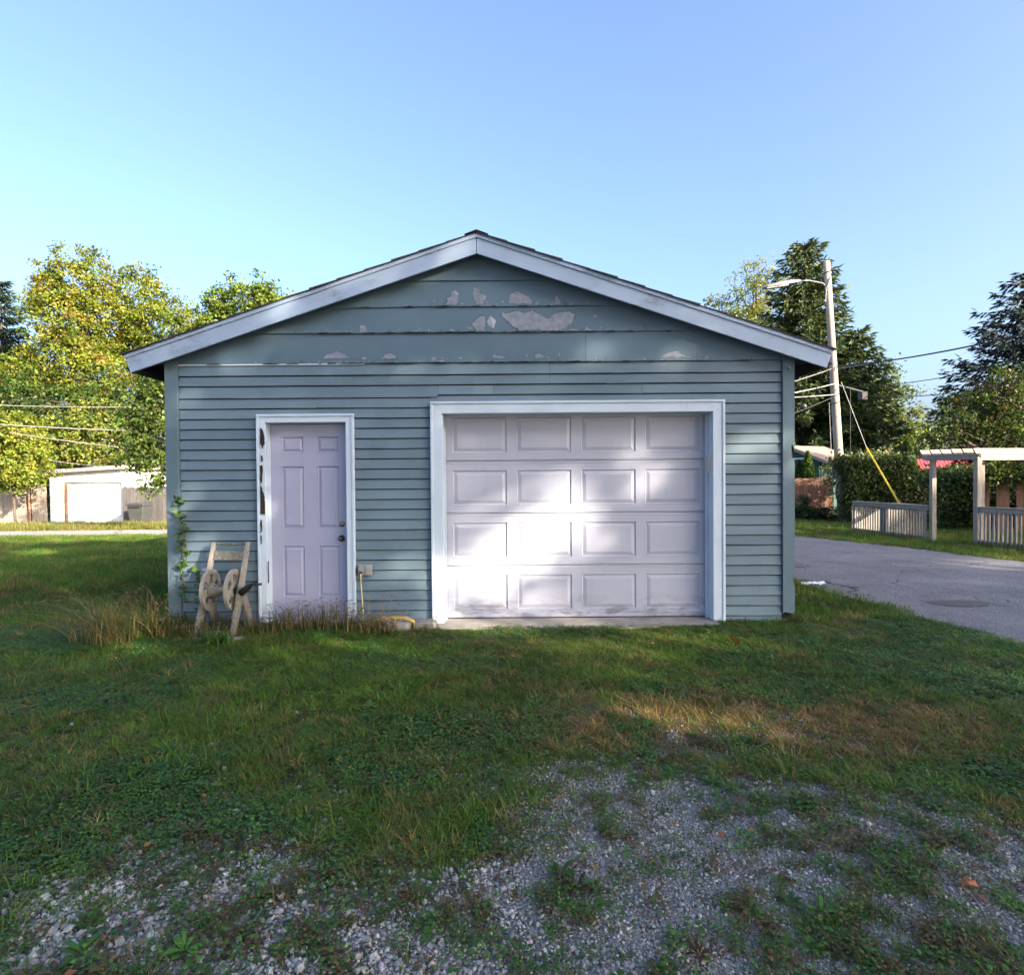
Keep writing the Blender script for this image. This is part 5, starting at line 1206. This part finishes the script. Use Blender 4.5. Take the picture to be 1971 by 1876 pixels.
def scatter(name, label, pts, rot, scl, vid, tint, coll):
    me = bpy.data.meshes.new(name); n = len(pts); me.vertices.add(n); me.vertices.foreach_set('co', np.asarray(pts, np.float32).ravel())
    for nm, ty, key, val in (('rot', 'FLOAT_VECTOR', 'vector', rot), ('scl', 'FLOAT_VECTOR', 'vector', scl), ('tint', 'FLOAT_COLOR', 'color', rgba(np.clip(tint, 0, 1)))):
        a_ = me.attributes.new(nm, ty, 'POINT'); a_.data.foreach_set(key, np.asarray(val, np.float32).ravel())
    a_ = me.attributes.new('vid', 'INT', 'POINT'); a_.data.foreach_set('value', np.asarray(vid, np.int32))
    o = link(name, me, None); o['kind'] = 'stuff'; o['label'] = label
    ng = bpy.data.node_groups.new(name, 'GeometryNodeTree'); ng.interface.new_socket('Geometry', in_out='INPUT', socket_type='NodeSocketGeometry'); ng.interface.new_socket('Geometry', in_out='OUTPUT', socket_type='NodeSocketGeometry')
    N, L = ng.nodes, ng.links; gi = N.new('NodeGroupInput'); go = N.new('NodeGroupOutput'); ip = N.new('GeometryNodeInstanceOnPoints'); ci = N.new('GeometryNodeCollectionInfo')
    ci.inputs['Collection'].default_value = coll; ci.inputs['Separate Children'].default_value = True; ci.inputs['Reset Children'].default_value = True
    def na(nm, ty):
        x = N.new('GeometryNodeInputNamedAttribute'); x.data_type = ty; x.inputs['Name'].default_value = nm; return x.outputs[0]
    L.new(gi.outputs[0], ip.inputs['Points']); L.new(ci.outputs[0], ip.inputs['Instance']); ip.inputs['Pick Instance'].default_value = True
    L.new(na('vid', 'INT'), ip.inputs['Instance Index']); L.new(na('scl', 'FLOAT_VECTOR'), ip.inputs['Scale'])
    er = N.new('FunctionNodeEulerToRotation'); L.new(na('rot', 'FLOAT_VECTOR'), er.inputs[0]); L.new(er.outputs[0], ip.inputs['Rotation'])
    L.new(ip.outputs[0], go.inputs[0]); md = o.modifiers.new('scatter', 'NODES'); md.node_group = ng
    return o
lawnv = variants('lawn_tuft', [blade_tuft(22, .062, .0034, .045, .85, 3, 100 + i) for i in range(8)] + [blade_tuft(16, .095, .004, .035, 1.1, 3, 120 + i) for i in range(3)], 'grassb')
farv = variants('far_tuft', [blade_tuft(34, .075, .006, .11, .5, 2, 140 + i) for i in range(6)], 'grassb')
weedv = variants('weed_tuft', [broad_tuft(12, .022, .017, .035, .05, 160 + i) for i in range(6)] + [broad_tuft(9, .05, .014, .02, .01, 180 + i) for i in range(4)] + [broad_tuft(11, .075, .020, .03, .01, 190 + i) for i in range(3)], 'grassb')
stonev = variants('pebble', [stone_mesh(200 + i) for i in range(8)], 'gravel')
def uni(n, x0, x1, y0, y1): return rng.uniform(x0, x1, n), rng.uniform(y0, y1, n)
def on_lawn(x, y):
    ok = (x < rx(ROAD_N, y) + .06 + (fbm(y * 1.7, x * 0, 91, 3) - .5) * .3) | (x > rx(ROAD_F, y) - .05)
    st = (y > 19.6 + (x + 18) * .06) & (y < 23.2 + (x + 18) * .06) & (x < 0)
    garg = (x > XL - .02) & (x < XR + .02) & (y > GY - .01) & (y < BACK)
    apr = (x > GDX0 - .13) & (x < GDX1 + .03) & (y > GY - .20)
    return ok & ~st & ~garg & ~apr
def in_view(x, y, z=0, m=90):
    px, py = proj(np.stack([x, np.maximum(y, .3), np.full_like(x, z)], -1)); return (px > -m) & (px < 1971 + m) & (py < 1876 + m * 1.5) & (y > .8)
GC = [(.072, .150, .016), (.094, .176, .018), (.055, .115, .016), (.125, .175, .024), (.14, .14, .032)]
def gcol(x, y, n):
    c = palette(n, GC, [.32, .28, .2, .13, .07], .16); dd_ = dead_mask(x, y); b = fbm(x * 1.1, y * 1.1, 61, 3)
    c = c * (.55 + .9 * b)[:, None]
    dry = palette(n, [(.25, .17, .06), (.19, .135, .05), (.30, .21, .08), (.14, .125, .035)], None, .18)
    f = (rng.random(n) < np.clip(dd_ * 1.05 + .06 + .25 * sstep(.55, .75, fbm(x * 2, y * 2, 67, 3)), 0, .92))
    return np.where(f[:, None], dry, c)
def euler(n, tilt=.15): return np.stack([rng.normal(0, tilt, n), rng.normal(0, tilt, n), rng.random(n) * 6.283], -1)
# near lawn
x, y = uni(85000, -6.5, 6.5, 1.5, 7.2); k = on_lawn(x, y) & in_view(x, y); x, y = x[k], y[k]
gm_, vg = gravel_mask(x, y), veg_in_gravel(x, y)
dens = (1 - gm_) * (1 - .35 * dead_mask(x, y)) + gm_ * (vg * .6 + .10)
dens *= np.clip(.3 + 1.0 * fbm(x * 2.5, y * 2.5, 63, 3), 0, 1) * (1 - .6 * sstep(.46, .6, fbm(x * 1.6 + 9, y * 1.6, 77, 4)))
k = rng.random(len(x)) < dens; x, y, gm_ = x[k], y[k], gm_[k]; n = len(x)
s_ = (.55 + .5 * rng.random(n)) * (.62 + .6 * fbm(x * 1.5, y * 1.5, 65, 3)) * np.where(gm_ > .5, .7, 1)
s_ = s_ * np.where((x > GDX0 - .3) & (y > 5.7), .75, 1)
scatter('lawn_grass', 'short mown grass of the lawn in front of the garage', np.stack([x, y, tz(x, y)], -1), euler(n), np.stack([s_ * 1.25, s_ * 1.25, s_ * rng.uniform(.7, 1.1, n)], -1), rng.integers(0, 11, n), gcol(x, y, n), lawnv)
# far lawn: left side, right verge
x, y = uni(90000, -26, 16, 6.4, 27); k = on_lawn(x, y) & in_view(x, y, -.2) & ((x < XL + .3) | (x > XR - .3)); x, y = x[k], y[k]
k = rng.random(len(x)) < np.clip(1.25 - y / 30, .35, 1) * (1 - np.clip(dirt_left(x, y), 0, .93)); x, y = x[k], y[k]; n = len(x)
s_ = (.8 + .5 * rng.random(n)) * (1 + .035 * np.maximum(y - 8, 0)); s_ = np.where((y > 22.5) & (x < 0), s_ * 1.7, s_)
c = gcol(x, y, n); c = np.where(((y > 22.5) & (x < 0))[:, None], palette(n, [(.17, .18, .03), (.12, .15, .03), (.22, .18, .06)], None, .15), c)
scatter('verge_grass', 'grass of the side lawn and the far verges', np.stack([x, y, tz(x, y)], -1), euler(n), np.stack([s_, s_, s_], -1), rng.integers(0, 6, n), c, farv)
# low broad-leaved weeds
x, y = uni(90000, -6.5, 6.5, 1.5, 6.6); k = on_lawn(x, y) & in_view(x, y); x, y = x[k], y[k]
gm_, vg = gravel_mask(x, y), veg_in_gravel(x, y); cl = sstep(.46, .6, fbm(x * 1.6 + 9, y * 1.6, 77, 4)) * (1 - gm_)
px, py = proj(np.stack([x, y, x * 0], -1)); cl = np.maximum(cl, .9 * np.exp(-(((px - 1800) / 350) ** 2 + ((py - 1275) / 45) ** 2)))
k = rng.random(len(x)) < np.clip(cl * .7 + gm_ * (vg * .5 + .07) + .03, 0, 1); x, y, gm_ = x[k], y[k], gm_[k]; n = len(x)
vid = np.where(rng.random(n) < .93, rng.integers(0, 6, n), rng.integers(6, 13, n)); s_ = rng.uniform(.4, .95, n)
wc = palette(n, [(.05, .125, .024), (.068, .15, .028), (.042, .10, .022), (.12, .085, .03)], [.4, .3, .2, .1], .18)
wc = np.where(((gm_ > .4) & (rng.random(n) < .38))[:, None], palette(n, [(.11, .075, .035), (.09, .055, .028), (.10, .09, .035)], None, .2), wc)
scatter('low_weeds', 'clover and broad-leaved weeds among grass and gravel', np.stack([x, y, tz(x, y) + .002], -1), euler(n, .1), np.stack([s_] * 3, -1), vid, wc, weedv)
# gravel
x, y = uni(210000, -3.6, 3.6, 1.35, 4.1); k = in_view(x, y); x, y = x[k], y[k]; gm_, vg = gravel_mask(x, y), veg_in_gravel(x, y)
k = rng.random(len(x)) < gm_ ** .8 * (1 - .6 * vg) * .95 + .004; x, y = x[k], y[k]; n = len(x)
coarse = sstep(.6, -.8, x + (y - 2.2) * .3)
d_ = np.exp(rng.normal(0, .38, n)) * (.0076 + .0050 * coarse) * np.where(rng.random(n) < .01, 1.4, 1)
tc = palette(n, [(.37, .37, .37), (.30, .30, .305), (.45, .445, .43), (.24, .237, .232), (.33, .295, .255)], [.33, .27, .2, .12, .08], .13)
scatter('gravel', 'grey crushed gravel in the foreground', np.stack([x, y, tz(x, y) + d_ * .22], -1), np.stack([rng.normal(0, .35, n), rng.normal(0, .35, n), rng.random(n) * 6.283], -1), np.stack([d_, d_, d_], -1), rng.integers(0, 8, n), tc, stonev)

# ------------------------------------------------------------------ tall dry grasses, vine
def tall_clump(name, label, spots, n, h, w, cols, lean=.6, heads=.5, cat='grass clump', bias=(0, 0), group=None):
    V, Q, T = [], [], []
    def strip(pts, ws, side, col):
        o = len(V)
        for p, ww in zip(pts, ws): V.append(p - side * ww * .5); V.append(p + side * ww * .5); T.append(col); T.append(col)
        for i in range(len(pts) - 1): Q.append((o + 2 * i, o + 2 * i + 1, o + 2 * i + 3, o + 2 * i + 2))
    cx = np.mean([p[0] for p in spots]); cy = np.mean([p[1] for p in spots])
    for k in range(n):
        sx_, sy_, sr = spots[k % len(spots)]; a_ = rng.random() * 6.283; r_ = sr * math.sqrt(rng.random()); b = np.array([sx_ + r_ * math.cos(a_), sy_ + r_ * .6 * math.sin(a_), 0.0])
        b[1] = min(b[1], GY - .06) if XL - .1 < b[0] < XR else b[1]
        b[2] = float(tz(b[0], b[1])) - .01
        da = rng.random() * 6.283; d = np.array([math.cos(da) + bias[0], math.sin(da) * .6 + bias[1], 0]); side = np.array([-d[1], d[0], .0]); side /= np.linalg.norm(side) + 1e-6
        H = h * rng.uniform(.35, 1.15); ln = lean * H * rng.uniform(.2, 1.2); col = palette(1, cols, None, .2)[0]
        ts = np.linspace(0, 1, 6); pts = [b + d * ln * t ** 2 + np.array([0, 0, H * (t - .25 * t ** 3)]) for t in ts]
        if pts[-1][1] > GY - .05:
            for p in pts: p[1] = min(p[1], GY - .05)
        if rng.random() < heads:
            strip(pts, [w * .35] * 6, side, col)
            e = pts[-1]; dr_ = pts[-1] - pts[-2]; dr_ = dr_ / np.linalg.norm(dr_); hl = rng.uniform(.04, .075); hc = palette(1, [(.20, .14, .07), (.16, .10, .06), (.24, .19, .10)], None, .2)[0]
            hp = [e + dr_ * hl * t + np.array([0, 0, -.5 * hl * t * t]) for t in np.linspace(0, 1, 5)]
            strip(hp, [w * .5, w * 1.5, w * 1.7, w * 1.3, w * .2], side, hc); strip(hp, [w * .5, w * 1.5, w * 1.7, w * 1.3, w * .2], np.array([0, .0, 1.0]) * .7 + side * .3, hc)
        else:
            strip(pts, [w, w * 1.1, w, w * .8, w * .5, w * .05], side, col)
    t = thing(name, label, cat, (cx, cy, 0), group); t['kind'] = 'thing'
    fast_mesh('blades', np.array(V), np.array(Q), rgba(np.clip(np.array(T), 0, 1)), 'tall', t); return t
DRY = [(.30, .22, .09), (.24, .18, .07), (.17, .15, .055), (.35, .27, .13)]
OLV = [(.10, .115, .035), (.075, .10, .03), (.15, .12, .05), (.12, .08, .04)]
tall_clump('dry_grass_clump', 'large arching clump of dry straw-coloured grass left of the hose reel', [(-3.62, 5.95, .30), (-3.9, 5.82, .26), (-3.45, 6.02, .2), (-3.7, 5.75, .2)], 520, .56, .0055, DRY + OLV[:2] + [(.10, .14, .035)], 1.6, .35, bias=(-.35, -.25))
tall_clump('weed_clump', 'tangled brown and green weeds around the feet of the hose reel', [(-3.2, 5.98, .22), (-2.85, 5.92, .25), (-2.5, 6.1, .2), (-3.0, 6.2, .2)], 620, .24, .007, OLV, .7, .15)
tall_clump('foxtail_clump', 'foxtail weeds with curved seed heads in front of the entry door', [(-2.25, 6.20, .16), (-2.0, 6.22, .18), (-1.75, 6.22, .18)], 520, .36, .006, OLV + DRY[:1], .65, .32)
tall_clump('foxtail_clump', 'low dry weeds between the entry door and the stone block', [(-1.55, 6.18, .15), (-1.42, 6.12, .14), (-1.25, 6.08, .12)], 330, .22, .006, OLV + DRY, .7, .3)
tall_clump('foxtail_clump', 'thin foxtail stalks against the siding above the yellow rope', [(-1.35, 6.28, .12), (-1.15, 6.3, .12), (-1.5, 6.28, .1)], 60, .42, .005, DRY, .6, .75)
tall_clump('weed_clump', 'small dry grass tuft beside the mossy stone', [(-.92, 6.22, .12), (-.85, 6.3, .1)], 120, .14, .005, DRY, .8, .1)
tall_clump('weed_clump', 'dark rotted litter and grass at the foot of the right corner post', [(XR - .05, GY - .08, .09)], 110, .13, .006, [(.07, .05, .025), (.09, .08, .03), (.12, .09, .04)], .8, .0)
tall_clump('green_weed', 'bright green broad grass tuft in front of the hose reel feet', [(-2.72, 5.72, .13)], 110, .17, .016, [(.055, .13, .025), (.07, .15, .03)], .8, 0)
tall_clump('green_weed', 'dark leafy weeds at the base of the left garage corner', [(-3.42, 6.1, .2), (-3.3, 6.2, .14), (-3.55, 6.0, .18)], 360, .26, .014, [(.05, .10, .025), (.07, .12, .03), (.04, .08, .02)], .7, 0)
for gx_, gy_, gr_ in ((9.3, 18.4, .5), (9.9, 18.2, .5), (8.6, 18.6, .5), (10.4, 17.9, .4), (8.0, 18.6, .4)):
    tall_clump('grass_clump', 'arching green grass clump beside the alley below the cedar fence', [(gx_, gy_, gr_)], 220, .50, .022, [(.06, .12, .05), (.08, .15, .07), (.05, .10, .04)], 1.0, 0, group='grass clumps below the cedar fence')
tall_clump('weed_clump', 'leafy weeds at the foot of the utility pole beside the picket fence', [(9.3, 16.9, .4), (9.7, 17.2, .4), (10.2, 18.6, .4)], 500, .42, .03, [(.05, .095, .03), (.07, .12, .035), (.04, .075, .02)], .7, 0)
# vine on the left corner
vine = thing('vine', 'green vine climbing the left corner post of the blue garage', 'vine', (XLi, GY - .05, 0))
path = [at(px_, py_, GY - .035) for px_, py_ in ((356, 1150), (352, 1100), (360, 1070), (349, 1040), (353, 1010), (346, 985), (349, 955))]
MB().tube(path, .004, 5).build('stem', 'bark', vine)
MB().tube([at(352, 1100, GY - .04), at(338, 1075, GY - .05), at(333, 1110, GY - .05)], .003, 5).build('stem', 'bark', vine)
C = []
for _ in range(115):
    k = random.randrange(len(path) - 1); p = path[k].lerp(path[k + 1], random.random()); C.append((p.x + random.gauss(0, .028), min(p.y - abs(random.gauss(.0, .03)), GY - .03), p.z + random.gauss(0, .03)))
for _ in range(45): C.append((at(370, 0, GY).x + random.gauss(0, .03), GY - .03 - abs(random.gauss(0, .03)), random.uniform(.15, .62)))
C = np.array(C); o_ = np.tile([[0, -1.2, .2]], (len(C), 1))
v, q_, c_ = leaves(C, .05 * rng.uniform(.6, 1.5, len(C)), palette(len(C), [(.06, .13, .025), (.08, .15, .03), (.10, .14, .04)], None, .2), .2, o_, .75); fast_mesh('leaves', v, q_, c_, 'leaf', vine)

# fallen leaf scraps strewn over lawn and gravel
n = 260; x, y = uni(n, -5, 5, 1.7, 6.1); k = on_lawn(x, y); x, y = x[k], y[k]; n = len(x)
C = np.stack([x, y, tz(x, y) + rng.uniform(.018, .04, n)], -1)
v, q_, c_ = leaves(C, rng.uniform(.018, .045, n), palette(n, [(.20, .12, .05), (.26, .17, .06), (.14, .09, .05), (.24, .10, .05)], None, .2), 2.2, None, .7, .12)
o = fast_mesh('leaf_litter', v, q_, c_, 'tall'); o['kind'] = 'stuff'; o['label'] = 'small dry leaf scraps strewn over the lawn and gravel'
